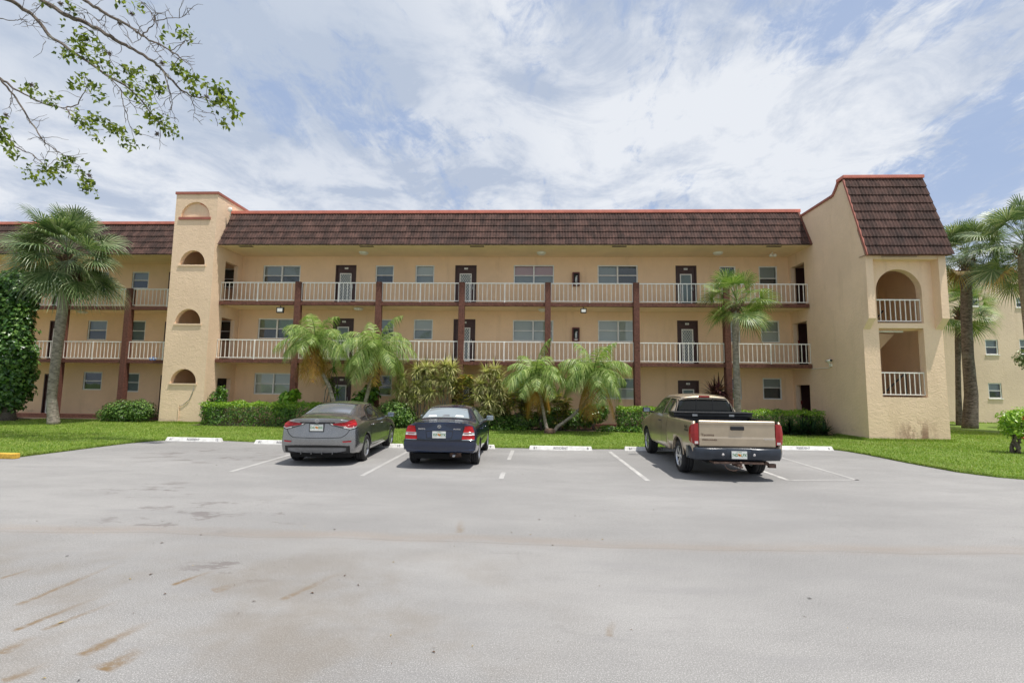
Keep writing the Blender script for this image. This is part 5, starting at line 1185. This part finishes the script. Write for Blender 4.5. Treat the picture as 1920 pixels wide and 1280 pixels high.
def plate(parent,x,y,z,txt,w=.305,h=.152,ang=0,frame=False):
    b=MB(); b.box(x-.012,x,y-w/2,y+w/2,z-h/2,z+h/2,0)
    xf=x-.0135
    put_text(b,txt[:3],.085,(xf,y+.085,z-.005),(0,-1,0),(0,0,1),1,.002,.8); put_text(b,txt[3:],.085,(xf,y-.088,z-.005),(0,-1,0),(0,0,1),1,.002,.8)
    for dy,dz,r in ((-.012,-.005,.024),(.014,.008,.020),(.002,.0,.02)):
        b.lathe([(.001,0),(r,0)],c=(0,0,0),axis='y',n=12,m=2) if 0 else b.add([(xf-.0005,y+dy+r*math.cos(2*PI*i/12),z+dz+r*math.sin(2*PI*i/12)) for i in range(12)],[tuple(range(12))],2)
    put_text(b,'FLORIDA',.026,(xf,y,z+h/2-.02),(0,-1,0),(0,0,1),3,.0005)
    if frame:
        for a in ((-w/2-.014,w/2+.014,h/2,h/2+.014),(-w/2-.014,w/2+.014,-h/2-.022,-h/2)): b.box(x-.018,x,y+a[0],y+a[1],z+a[2],z+a[3],4)
        for s in (-1,1): b.box(x-.018,x,y+s*(w/2+.007)-.007,y+s*(w/2+.007)+.007,z-h/2,z+h/2,4)
    return b.build('licence_plate',[M['plate'],M['green'],M['orange'],M['green'],M['trim']],parent)
def badge(parent,x,y,z,r,nrm=Vector((-1,0,0))):
    b=MB(); n=24
    for i in range(n):
        a0,a1=2*PI*i/n,2*PI*(i+1)/n; e=.82
        P_=lambda a,q:(x,y+r*q*math.cos(a),z+r*e*q*math.sin(a))
        b.bar(P_(a0,.9),P_(a1,.9),.2*r,.012,upv=(-1,0,0))
    for s in (-1,1):
        b.bar((x-.004,y+s*.85*r,z+.18*r),(x-.004,y+s*.3*r,z+.28*r),.16*r,.01,upv=(-1,0,0)); b.bar((x-.004,y+s*.32*r,z+.28*r),(x-.004,y,z-.25*r),.2*r,.01,upv=(-1,0,0))
    return b.build('emblem',M['chrome'],parent)
def mirror(parent,x,y,z,s,mat):
    b=MB(); y0,y1=sorted((y+s*.0,y+s*.20)); b.box(x-.05,x+.06,y0,y1,z-.065,z+.07); b.bar((x+.03,y-s*.16,z-.07),(x+.01,y+s*.04,z-.035),.09,.05); o=b.build('door_mirror',mat,parent,False,bevel=.03)
    MB().box(x-.056,x-.048,y0+.025,y1-.02,z-.045,z+.05).build('mirror_glass',M['mirror'],o)
def handle(parent,bv,x,z,s,mat):
    h=bv.ray_cast(Vector((x,s*3,z)),Vector((0,-s,0))); y=h[0].y
    b=MB(); b.tube([(x-.09,y,z),(x-.07,y+s*.03,z),(x+.07,y+s*.03,z),(x+.09,y,z)],[.010,.014,.014,.010],8); b.build('door_handle',mat,parent,True)
def interior_items(): pass
# ---------------------------------------------------------------- grey sedan
def grey_sedan(loc,rz):
    t=empty('parked_car',loc,rz,'dark grey sedan parked tail out, with slim red tail lights and a sloping roof','car')
    st=[(.04,1.09,.03,.62,.80,.93,.845,.13,1,.06),(.12,1.105,.035,.64,.835,.945,.885,.10,1,.06),(.36,1.125,.045,.63,.85,.955,.900,0,1,.05),(.62,1.165,.06,.60,.855,.97,.905),(1.0,1.30,.07,.575,.86,.985,.908),(1.45,1.425,.075,.56,.862,.985,.908),(2.1,1.462,.07,.57,.862,.98,.908),(2.65,1.42,.07,.58,.862,.965,.908),(3.1,1.24,.07,.64,.86,.95,.908),(3.48,1.05,.06,.70,.855,.92,.905),(3.95,.97,.07,.70,.85,.85,.905),(4.35,.84,.08,.66,.82,.74,.89),(4.52,.70,.06,.60,.76,.62,.83,.10,-1)]
    body,bv=car_shell('body',st,[.03,-.02,.0],[4.60,4.64,4.62],M['grey_paint'],(1.02,3.72),.362,t,lev=2,zs=.33,zb0=.23)
    X=(1,0,0)
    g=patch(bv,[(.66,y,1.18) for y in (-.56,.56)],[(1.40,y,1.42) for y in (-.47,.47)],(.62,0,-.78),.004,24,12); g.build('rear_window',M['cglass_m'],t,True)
    patch(bv,[(.70,y,1.2) for y in (-.60,-.56)],[(1.42,y,1.42) for y in (-.53,-.48)],(.62,0,-.78),.003,4,12)
    g=MB(); patch(bv,[(1.36,y,1.41) for y in (-.5,.5)],[(1.44,y,1.42) for y in (-.5,.5)],(.5,0,-.86),.006,24,3,0,g); g.build('rear_window_shade',M['trim'],t,True)
    patch(bv,[(3.40,y,1.05) for y in (-.62,.62)],[(2.80,y,1.38) for y in (-.50,.50)],(-.5,0,-.86),.004,24,10).build('windshield',M['cglass'],t,True)
    for s in (-1,1):
        D=(0,-s,0); nm='rear_side_window'
        patch(bv,[(1.33,s,1.06),(1.60,s,1.255),(1.9,s,1.31),(2.24,s,1.335)],[(1.30,s,1.03),(1.36,s,1.0),(1.9,s,1.0),(2.24,s,.995)],D,.004,16,8).build(nm,M['cglass'],t,True)
        patch(bv,[(2.31,s,1.335),(2.6,s,1.31),(2.9,s,1.20),(3.16,s,1.03)],[(2.31,s,.995),(2.6,s,.99),(2.9,s,.985),(3.18,s,.98)],D,.004,16,8).build('front_side_window',M['cglass'],t,True)
        g=MB(); 
        for pl in ([(1.28,s,1.02),(1.60,s,1.285),(1.9,s,1.34),(2.3,s,1.36),(2.62,s,1.335),(2.93,s,1.22),(3.22,s,1.0)],[(1.28,s,.985),(2.3,s,.975),(3.2,s,.965)]): seam(bv,pl,D,.030,.004,g)
        seam(bv,[(2.275,s,1.34),(2.275,s,.98)],D,.08,.0045,g)
        patch(bv,[(.86,s,1.13),(1.05,s,1.14),(1.26,s,1.16)],[(.78,s,1.06),(1.0,s,1.035),(1.22,s,1.02)],(0,-s,-.25),.003,8,3,0,g); g.build('window_trim',M['trim'],t,True)
        g=MB(); seam(bv,[(1.28,s,.97),(1.38,s,.80),(1.42,s,.55),(1.42,s,.34)],D,.011,.003,g); seam(bv,[(2.28,s,.97),(2.30,s,.6),(2.30,s,.32)],D,.011,.003,g); seam(bv,[(3.2,s,.96),(3.22,s,.6),(3.18,s,.32)],D,.011,.003,g); seam(bv,[(1.42,s,.33),(3.18,s,.32)],D,.011,.003,g); g.build('door_seam',M['trim'],t)
        patch(bv,[(1.45,s,.40),(2.3,s,.375),(3.25,s,.40)],[(1.45,s,.36),(2.3,s,.335),(3.25,s,.36)],D,.016,18,3).build('sill_moulding',M['grey_paint'],t,True)
        handle(t,bv,1.62,.86,s,M['grey_paint']); handle(t,bv,2.55,.85,s,M['grey_paint'])
        mirror(t,3.12,s*.90,1.02,s,M['grey_paint'])
        # tail light wrapping round the corner
        E=lambda y,z,x=0:(x,s*y,z); dd=(1,-s*.85,0)
        g=MB(); patch(bv,[E(.40,.975),E(.62,1.0,.02),E(.80,1.035,.12),E(.88,1.04,.30)],[E(.42,.945),E(.62,.915,.02),E(.78,.875,.10),E(.87,.93,.27)],dd,.010,18,6,0,g)
        patch(bv,[E(.60,.965,.02),E(.78,.985,.1),E(.86,.99,.22)],[E(.62,.935,.02),E(.78,.93,.1),E(.86,.94,.22)],dd,.014,12,3,1,g)
        patch(bv,[E(.33,.985),E(.38,.975)],[E(.36,.955),E(.42,.935)],dd,.010,4,2,2,g); patch(bv,[E(.64,.900,.02),E(.78,.865,.10),E(.86,.90,.24)],[E(.66,.875,.02),E(.77,.848,.10),E(.85,.885,.22)],dd,.012,10,2,2,g)
        g.build('tail_light',[M['redd'],M['redl'],M['clear']],t,True)
        g=MB(); seam(bv,[E(.30,.99),E(.36,.945),E(.60,.885,.02),E(.77,.835,.10),E(.88,.88,.30)],dd,.02,.006,g); g.build('light_seam',M['trim'],t)
        patch(bv,[(0,s*.60,.575),(0.05,s*.80,.585)],[(0,s*.62,.545),(0.05,s*.79,.55)],(1,-s*.3,0),.010,8,2).build('reflector',M['redd'],t,True)
    g=MB(); seam(bv,[(0,-.74,.86),(0,-.66,.72),(0,-.55,.655),(0,0,.645),(0,.55,.655),(0,.66,.72),(0,.74,.86)],X,.014,.003,g); seam(bv,[(0,-.40,.99),(0,.40,.99)],X,.035,.004,g); g.build('boot_seam',M['trim'],t)
    patch(bv,[(0,y,.485-abs(y)**3*.06) for y in (-.74,-.5,0,.5,.74)],[(0,y,.27+abs(y)**3*.10) for y in (-.74,-.5,0,.5,.74)],X,.012,24,5).build('diffuser_surround',M['trim'],t,True)
    dfo=MB(); patch(bv,[(0,y,.44-abs(y)**3*.06) for y in (-.66,-.45,0,.45,.66)],[(0,y,.315+abs(y)**3*.15) for y in (-.66,-.45,0,.45,.66)],X,.022,24,5,0,dfo)
    for y in (-.36,-.12,.12,.36): 
        h=bv.ray_cast(Vector((-2,y,.34)),Vector((1,0,0)))[0]; dfo.box(h.x-.035,h.x,y-.008,y+.008,.27,.39,0)
    dfo.build('diffuser',M['grey_trim'],t,True)
    hx=bv.ray_cast(Vector((-2,0,.88)),Vector((1,0,0)))[0].x; plate(t,hx-.004,0,.885,'D41BSE',frame=True)
    hx=bv.ray_cast(Vector((-2,0,1.03)),Vector((1,0,0)))[0].x; badge(t,hx-.012,0,1.035,.052)
    g=MB(); hx=bv.ray_cast(Vector((-2,.56,1.035)),Vector((1,0,0)))[0].x; put_text(g,'SENTRA',.042,(hx-.006,.56,1.035),(0,-1,0),(0,0,1),0,.001,1.2); g.build('name_badge',M['chrome'],t)
    for x in (1.02,3.72):
        for s in (-1,1): wheel(t,x,s*.785,.322,.215,7,side=s)
    MB().box(.35,4.2,-.70,.70,.17,.30).build('underbody',M['under'],t)
    return t
grey_sedan((-4.93,11.0,0),R(90+3.6))
# ---------------------------------------------------------------- navy sedan
def navy_sedan(loc,rz):
    t=empty('parked_car',loc,rz,'older navy blue sedan parked tail out, with tall red tail lights','car')
    st=[(.03,1.045,.03,.62,.76,.93,.815,.10,1,.12),(.10,1.055,.03,.64,.795,.945,.845,.08,1,.12),(.40,1.06,.04,.64,.81,.95,.850,0,1,.10),(.78,1.075,.05,.63,.815,.955,.852),(1.0,1.19,.06,.60,.82,.955,.852),(1.36,1.37,.07,.555,.82,.95,.852),(1.95,1.412,.07,.56,.82,.945,.852),(2.42,1.375,.07,.57,.82,.935,.852),(2.8,1.18,.07,.62,.82,.925,.852),(3.12,1.02,.06,.67,.82,.90,.850),(3.6,.95,.06,.66,.81,.84,.85),(4.1,.83,.07,.62,.79,.72,.84),(4.30,.68,.05,.58,.74,.60,.80,.08,-1)]
    body,bv=car_shell('body',st,[.02,-.01,.0],[4.38,4.42,4.40],M['navy_paint'],(.97,3.58),.335,t,lev=2,zs=.34,zb0=.24)
    X=(1,0,0)
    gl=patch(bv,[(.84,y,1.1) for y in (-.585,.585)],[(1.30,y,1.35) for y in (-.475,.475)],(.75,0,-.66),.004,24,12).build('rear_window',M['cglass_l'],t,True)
    g=MB(); dv=(.75,0,-.66)
    for pl in ([(.82,-.60,1.09),(.82,.60,1.09)],[(1.32,-.485,1.355),(1.32,.485,1.355)],[(.82,.60,1.09),(1.32,.485,1.355)],[(.82,-.60,1.09),(1.32,-.485,1.355)]): seam(bv,pl,dv,.022,.005,g)
    g.build('rear_window_trim',M['trim'],t)
    for y0,y1 in ((.22,.44),(-.09,.09),(-.44,-.22)): patch(bv,[(.90,y0,1.13),(.90,y1,1.13)],[(.97,y0+.02,1.17),(.97,y1-.02,1.17)],dv,.0045,6,3,0 if y0!=-.09 else 1,None,.002).build('headrest',[M['pale'],M['grey_trim']],gl,True)
    patch(bv,[(3.05,y,1.05) for y in (-.60,.60)],[(2.52,y,1.33) for y in (-.48,.48)],(-.5,0,-.86),.004,24,10).build('windshield',M['cglass'],t,True)
    for s in (-1,1):
        D=(0,-s,0)
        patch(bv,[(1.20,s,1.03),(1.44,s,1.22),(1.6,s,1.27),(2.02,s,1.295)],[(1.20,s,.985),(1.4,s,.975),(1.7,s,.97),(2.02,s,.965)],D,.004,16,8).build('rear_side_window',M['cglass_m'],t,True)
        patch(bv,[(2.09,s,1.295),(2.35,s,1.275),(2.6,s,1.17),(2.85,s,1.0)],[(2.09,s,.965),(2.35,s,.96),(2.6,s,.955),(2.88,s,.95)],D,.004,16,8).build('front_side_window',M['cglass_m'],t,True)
        g=MB(); seam(bv,[(1.17,s,1.0),(1.43,s,1.245),(1.62,s,1.295),(2.05,s,1.318),(2.37,s,1.298),(2.63,s,1.19),(2.9,s,.98)],D,.026,.004,g); seam(bv,[(1.17,s,.96),(2.9,s,.93)],D,.026,.004,g); seam(bv,[(2.055,s,1.3),(2.055,s,.95)],D,.07,.0045,g); g.build('window_trim',M['trim'],t)
        g=MB(); seam(bv,[(1.20,s,.94),(1.32,s,.72),(1.36,s,.34)],D,.011,.003,g); seam(bv,[(2.06,s,.94),(2.08,s,.32)],D,.011,.003,g); seam(bv,[(2.95,s,.93),(2.95,s,.32)],D,.011,.003,g); g.build('door_seam',M['trim'],t)
        patch(bv,[(1.4,s,.56),(2.9,s,.555)],[(1.4,s,.52),(2.9,s,.515)],D,.014,18,2).build('side_moulding',M['navy_paint'],t,True)
        handle(t,bv,1.46,.82,s,M['navy_paint']); handle(t,bv,2.28,.81,s,M['navy_paint']); mirror(t,2.82,s*.84,.99,s,M['cglass_m'])
        E=lambda y,z,x=0:(x,s*y,z); dd=(1,-s*.55,0)
        g=MB(); patch(bv,[E(.615,.965),E(.70,.975,.02),E(.765,.955,.08)],[E(.575,.83),E(.70,.83,.02),E(.795,.83,.11)],dd,.014,14,5,0,g)
        patch(bv,[E(.573,.825),E(.70,.825,.02),E(.795,.825,.11)],[E(.555,.762),E(.70,.762,.02),E(.80,.762,.11)],dd,.013,14,3,2,g)
        patch(bv,[E(.553,.757),E(.70,.757,.02),E(.80,.757,.11)],[E(.535,.675),E(.70,.672,.02),E(.80,.675,.11)],dd,.014,14,4,0,g)
        patch(bv,[E(.60,.80),E(.755,.80,.05)],[E(.60,.785),E(.755,.785,.05)],dd,.0155,6,1,1,g); g.build('tail_light',[M['redl'],M['redd'],M['clear']],t,True)
        patch(bv,[E(.535,.670),E(.80,.670,.10)],[E(.535,.652),E(.80,.652,.10)],dd,.010,10,2).build('light_sill',M['chrome_d'] if 0 else M['cglass_l'],t,True)
    g=MB(); seam(bv,[(0,-.55,.99),(0,-.52,.66),(0,0,.645),(0,.52,.66),(0,.55,.99)],X,.012,.003,g); seam(bv,[(0,-.78,.645),(0,.78,.645)],X,.012,.003,g); seam(bv,[(0,-.31,.855),(0,-.28,.695),(0,.28,.695),(0,.31,.855),(0,-.31,.855)],X,.012,.004,g,n=60); g.build('boot_seam',M['trim'],t)
    patch(bv,[(0,-.80,.63),(0,0,.635),(0,.80,.63)],[(0,-.79,.44),(0,0,.42),(0,.79,.44)],(1,0,0),.040,24,6,skirt=.06).build('bumper',M['navy_paint'],t,True)
    patch(bv,[(.05,y,1.06) for y in (-.6,0,.6)],[(.16,y,1.07) for y in (-.6,0,.6)],(0,0,-1),.012,18,3).build('boot_lip',M['navy_paint'],t,True)
    hx=bv.ray_cast(Vector((-2,0,.78)),Vector((1,0,0)))[0].x; plate(t,hx-.006,0,.775,'F59XYK')
    hx=bv.ray_cast(Vector((-2,0,.95)),Vector((1,0,0)))[0].x; badge(t,hx-.010,0,.955,.042)
    g=MB(); put_text(g,'MAZDA',.040,(hx-.004,.40,.90),(0,-1,0),(0,0,1),0,.001,1.15); put_text(g,'PROTEGE',.036,(hx-.004,-.40,.90),(0,-1,0),(0,0,1),0,.001,1.05); g.build('name_badge',M['chrome'],t)
    g=MB(); g.tube([(.06,-.33,.30),(.35,-.33,.30)],.03,12); g.build('exhaust',M['steel'],t,True); MB().lathe([(.001,-.13),(.08,-.13),(.09,-.09),(.09,.09),(.08,.13),(.001,.13)],c=(.42,-.33,.31),axis='y',n=20).build('muffler',M['steel_d'],t,True)
    for x in (.97,3.58):
        for s in (-1,1): wheel(t,x,s*.735,.297,.19,5,side=s)
    MB().box(.45,4.0,-.66,.66,.18,.30).build('underbody',M['under'],t)
navy_sedan((-2.07,10.92,0),R(90.6))
# ---------------------------------------------------------------- tan pickup
def pickup(loc,rz):
    t=empty('pickup_truck',loc,rz,'tan extended cab pickup with a black tool box across its open bed','truck')
    Tn=M['tan_paint']
    st=[(2.00,1.70,.06,.56,.85,1.20,.905,.02,1),(2.08,1.735,.06,.58,.865,1.205,.915),(2.5,1.765,.06,.60,.87,1.205,.915),(3.15,1.765,.06,.61,.87,1.20,.915),(3.5,1.70,.07,.63,.87,1.185,.915),(3.95,1.40,.08,.70,.87,1.16,.912),(4.22,1.235,.07,.76,.865,1.10,.91),(4.7,1.165,.07,.76,.86,1.03,.925),(5.05,1.06,.07,.72,.83,.93,.91),(5.18,.95,.06,.66,.78,.82,.86,.10,-1)]
    cab,bv=car_shell('cab',st,[2.0,2.0,2.0],[5.24,5.29,5.27],Tn,(4.36,),.415,t,zm=.88,zs=.50,zb0=.40,lev=2)
    # bed outer sides, each one swept panel with an arch cut
    for s in (-1,1):
        prof=[(.80,.46),(.86,.47),(.905,.60),(.928,.84),(.915,1.05),(.90,1.17),(.885,1.205),(.84,1.205),(.835,1.17),(.84,.70),(.80,.68)]
        xs=[.10,.14]+[.14+.05*i for i in range(1,36)]+[1.93,1.955]; g=MB(); k=len(prof); vs=[]
        for x in xs:
            q=.985 if x<.12 else 1; vs+=[(x,s*p[0]*q,p[1]) for p in prof]
        fs=[(i*k+j,(i+1)*k+j,(i+1)*k+(j+1)%k,i*k+(j+1)%k) for i in range(len(xs)-1) for j in range(k)]+[tuple(range(k)),tuple((len(xs)-1)*k+j for j in reversed(range(k)))]
        g.add(vs,fs); o=g.build('bed_side',Tn,None,True); b2=bmesh.new(); b2.from_mesh(o.data); bmesh.ops.recalc_face_normals(b2,faces=b2.faces); b2.to_mesh(o.data); b2.free()
        nn=36; cc=MB(); rr=.42; vs=[(1.13+rr*math.cos(2*PI*i/nn),y,.38+rr*math.sin(2*PI*i/nn)) for y in (.5*s,1.4*s) for i in range(nn)]
        cc.add(vs,[tuple(range(nn)),tuple(nn+i for i in reversed(range(nn)))]+[(i,nn+i,nn+(i+1)%nn,(i+1)%nn) for i in range(nn)]); cu=cc.build('cutter',M['under']); b2=bmesh.new(); b2.from_mesh(cu.data); bmesh.ops.recalc_face_normals(b2,faces=b2.faces); b2.to_mesh(cu.data); b2.free()
        md=o.modifiers.new('b','BOOLEAN'); md.object=cu; md.solver='EXACT'; bpy.context.view_layer.update(); nm=bpy.data.meshes.new_from_object(o.evaluated_get(bpy.context.evaluated_depsgraph_get())); nm.materials.clear(); nm.materials.append(Tn); nm.name='bed_side'
        o.modifiers.clear(); o.data=nm; bpy.data.objects.remove(cu); o.parent=t
        for p in nm.polygons: p.use_smooth=True
        # arch lip
        g=MB(); pts=[(1.13+.43*math.cos(a),s*(.925-.02*abs(math.cos(a))),.38+.43*math.sin(a)) for a in [R(8)+R(164)*i/20 for i in range(21)]]; g.tube(pts,.014,8); g.build('arch_lip',Tn,t,True)
        g=MB(); g.box(.12,1.95,min(s*.838,s*.872),max(s*.838,s*.872),1.206,1.216); g.build('bed_rail',M['trim'],t,bevel=.005)
        bvs=BVHTree.FromPolygons([v.co.copy() for v in nm.vertices],[tuple(p.vertices) for p in nm.polygons])
        # tail light on the rear corner
        g=MB(); xk=.095
        g.add([(xk-.02,s*.775,1.165),(xk-.02,s*.86,1.165),(xk+.02,s*.915,1.13),(xk+.09,s*.932,1.07),(xk-.02,s*.775,.74),(xk-.02,s*.86,.74),(xk+.02,s*.925,.77),(xk+.09,s*.937,.80),(xk-.02,s*.775,.95),(xk-.03,s*.86,.95),(xk+.01,s*.93,.95),(xk+.10,s*.942,.94)],[(0,1,9,8),(1,2,10,9),(2,3,11,10)],0)
        b_=len(g.v)-12; g.f+=[(b_+8,b_+9,b_+5,b_+4),(b_+9,b_+10,b_+6,b_+5),(b_+10,b_+11,b_+7,b_+6)]; g.m+=[1,1,1]
        g.add([(xk-.03,s*.79,.80),(xk-.035,s*.86,.80),(xk-.03,s*.79,.75),(xk-.035,s*.86,.75)],[(0,1,3,2)],2); 
        g.add([(xk+.1,s*.775,1.165),(xk-.02,s*.775,1.165),(xk-.02,s*.775,.74),(xk+.1,s*.775,.74)],[(0,1,2,3)],1)
        g.build('tail_light',[M['redl2'],M['redl2'],M['clear']],t,False)
        g=MB(); y_=s*.932
        if s>0:
            u=(-1,0,0) ; put_text(g,'4x4',.11,(.42,y_+.002,1.07),u,(0,0,1),0,.003,1.2); g.box(.30,.54,y_-.004,y_+.001,.985,1.015)
            g.build('side_decal',M['trim'],t)
        D=(0,-s,0)
        patch(bv,[(2.14,s,1.56),(2.2,s,1.62),(2.58,s,1.635)],[(2.14,s,1.24),(2.3,s,1.235),(2.58,s,1.235)],D,.005,10,8).build('rear_side_window',M['cglass'],t,True)
        patch(bv,[(2.68,s,1.64),(3.15,s,1.63),(3.45,s,1.53),(3.72,s,1.36)],[(2.68,s,1.235),(3.1,s,1.225),(3.45,s,1.215),(3.78,s,1.21)],D,.005,16,8).build('front_side_window',M['cglass'],t,True)
        g=MB(); seam(bv,[(2.10,s,1.66),(2.62,s,1.67),(3.2,s,1.66),(3.5,s,1.56),(3.82,s,1.33)],D,.02,.004,g); seam(bv,[(2.63,s,1.66),(2.63,s,1.21),(2.60,s,.85),(2.60,s,.50)],D,.012,.004,g); seam(bv,[(3.85,s,1.19),(3.86,s,.9),(3.86,s,.5)],D,.012,.004,g); seam(bv,[(2.12,s,1.2),(2.14,s,.9),(2.14,s,.5)],D,.012,.004,g); g.build('door_seam',M['trim'],t)
        seam(bv,[(2.05,s,.80),(3.85,s,.80)],D,.04,.008).build('side_moulding',Tn,t); handle(t,bv,2.78,1.06,s,M['trim']); mirror(t,3.72,s*.94,1.28,s,M['trim'])
        wheel(t,1.13,s*.775,.355,.245,6,side=s); wheel(t,4.36,s*.775,.355,.245,6,side=s)
    # bed floor, headboard, liner
    g=MB(); g.box(.14,1.96,-.838,.838,.66,.72); g.box(1.92,1.965,-.838,.838,.72,1.20); g.box(.145,1.92,.826,.8385,.72,1.195); g.box(.145,1.92,-.8385,-.826,.72,1.195); g.build('bed_liner',M['trim'],t)
    # tailgate
    g=MB(); prof=[(.075,.695),(.062,.72),(.062,.86),(.074,.90),(.074,1.13),(.060,1.165),(.062,1.205),(.085,1.225),(.13,1.22),(.135,.695)]; k=len(prof); ys=[-.765,-.755,0,.755,.765]; vs=[]
    for y in ys: vs+=[(x+(.01 if abs(y)>.76 else 0)-(.012*(1-(y/.76)**2)),y,z) for x,z in prof]
    g.add(vs,[(i*k+j,i*k+(j+1)%k,(i+1)*k+(j+1)%k,(i+1)*k+j) for i in range(4) for j in range(k)]+[tuple(range(k)),tuple(4*k+j for j in reversed(range(k)))]); tg=g.build('tailgate',Tn,t)
    g=MB(); g.box(.030,.062,-.135,.135,1.035,1.115); h=g.build('tailgate_handle',M['trim'],tg,bevel=.012); MB().box(.022,.040,-.11,.11,1.07,1.095).build('handle_bar',M['black'],tg) if 0 else None
    g=MB(); put_text(g,'Tacoma',.075,(.050,.60,.93),(0,-1,0),(.0,0,1),0,.001,1.1); put_text(g,'PRERUNNER',.045,(.050,.56,.83),(0,-1,0),(0,0,1),0,.001,1.2); put_text(g,'TOYOTA',.042,(.050,-.62,.86),(0,-1,0),(0,0,1),1,.001,1.2); g.build('tailgate_badge',[M['steel_d'],M['chrome']],tg)
    # bumper
    g=MB(); pf=[(0,.675),(-.05,.675),(-.08,.655),(-.085,.56),(-.06,.47),(-.02,.425),(.05,.425),(.06,.675)]; k=len(pf); ys=[-.94,-.925,-.85,-.6,-.27,-.24,.24,.27,.6,.85,.925,.94]; vs=[]
    for y in ys:
        a=abs(y); cx_=.10+(.26 if a>.93 else .14 if a>.9 else .04 if a>.8 else 0.0); sc=1.0 if a<.93 else .75; rec=.02 if a<.25 else 0
        for x,z in pf: vs.append((cx_+x*sc+(rec if x<-.05 and z<.66 else 0)-.03*(1-min(1,a)**2),y,z+(.0 if a<.9 else .015)))
    g.add(vs,[(i*k+j,i*k+(j+1)%k,(i+1)*k+(j+1)%k,(i+1)*k+j) for i in range(len(ys)-1) for j in range(k)]+[tuple(range(k)),tuple((len(ys)-1)*k+j for j in reversed(range(k)))])
    bu=g.build('rear_bumper',M['bumper_b'],t,True,bevel=.008)
    plate(t,-.006,-.0,.545,'74DLPX'); 
    for y in (-.30,.32): g=MB(); g.ell((.0,y,.55),(.02,.03,.03)); g.build('tow_light',M['clear'],bu,True)
    g=MB(); g.box(.0,.30,-.04,.04,.30,.37); g.bar((.02,-.0,.33),(-.10,-.0,.31),.06,.03); g.tube([(-.07,0,.33),(-.07,0,.37)],.015,8); g.ell((-.07,0,.395),(.028,.028,.026)); g.box(.02,.28,-.5,.5,.36,.40); g.build('tow_hitch',M['steel_d'],t)
    g=MB(); g.tube([(.0,.12+.17*math.cos(PI+PI*i/12)*1,.36-.13*math.sin(PI*i/12)) for i in range(13)],.006,6); g.build('tow_chain',M['steel_d'],t)
    g=MB(); g.tube([(.16,-.62,.36),(.34,-.62,.36)],.04,12); g.box(.12,.2,-.78,-.64,.28,.36); g.build('exhaust',M['steel_d'],t)
    # rear glass with sliding centre, brake lamp, tool box
    Xd=(1,0,0); patch(bv,[(2,y,1.625-.10*abs(y)**3) for y in (-.60,-.4,0,.4,.60)],[(2,y,1.25) for y in (-.70,-.4,0,.4,.70)],Xd,.006,24,8).build('rear_window',M['cglass'],t,True)
    for y_ in (-.2,.2): seam(bv,[(2,y_,1.63),(2,y_,1.24)],Xd,.022,.010).build('window_divider',M['trim'],t)
    g=MB(); seam(bv,[(2,-.62,1.63),(2,0,1.645),(2,.62,1.63)],Xd,.02,.008,g); seam(bv,[(2,-.62,1.62),(2,-.73,1.24)],Xd,.02,.008,g); seam(bv,[(2,.62,1.62),(2,.73,1.24)],Xd,.02,.008,g); g.build('window_seal',M['trim'],t)
    g=MB(); g.box(1.985,2.03,-.13,.13,1.665,1.71); g.build('brake_lamp',M['redd'],t,bevel=.01)
    g=MB(); g.add([(2.0,.60,1.30),(2.0,.66,1.30),(2.0,.66,1.25),(2.0,.60,1.25)],[]); 
    tb_=empty('tool_box',(0,0,0),parent=t)
    bpy.data.objects.remove(tb_)
    g=MB(); g.box(1.42,1.86,-.90,.90,1.226,1.30); g.box(1.46,1.84,-.82,.82,.95,1.225); o=g.build('tool_box',M['trim'],t,bevel=.01)
    g=MB(); g.box(1.40,1.88,-.915,.915,1.302,1.335); g.build('lid',M['black'],o,bevel=.012)
    for y in (-.42,.42): g=MB(); g.box(1.405,1.419,y-.06,y+.06,1.235,1.285); g.build('latch',M['steel'],o,bevel=.006)
    patch(bv,[(3.95,y,1.40) for y in (-.68,.68)],[(3.55,y,1.68) for y in (-.56,.56)],(-.6,0,-.8),.005,24,8).build('windshield',M['cglass'],t,True)
    MB().box(.3,4.9,-.55,.55,.34,.50).build('underbody',M['under'],t)
pickup((4.24,10.12,0),R(90-1.0))
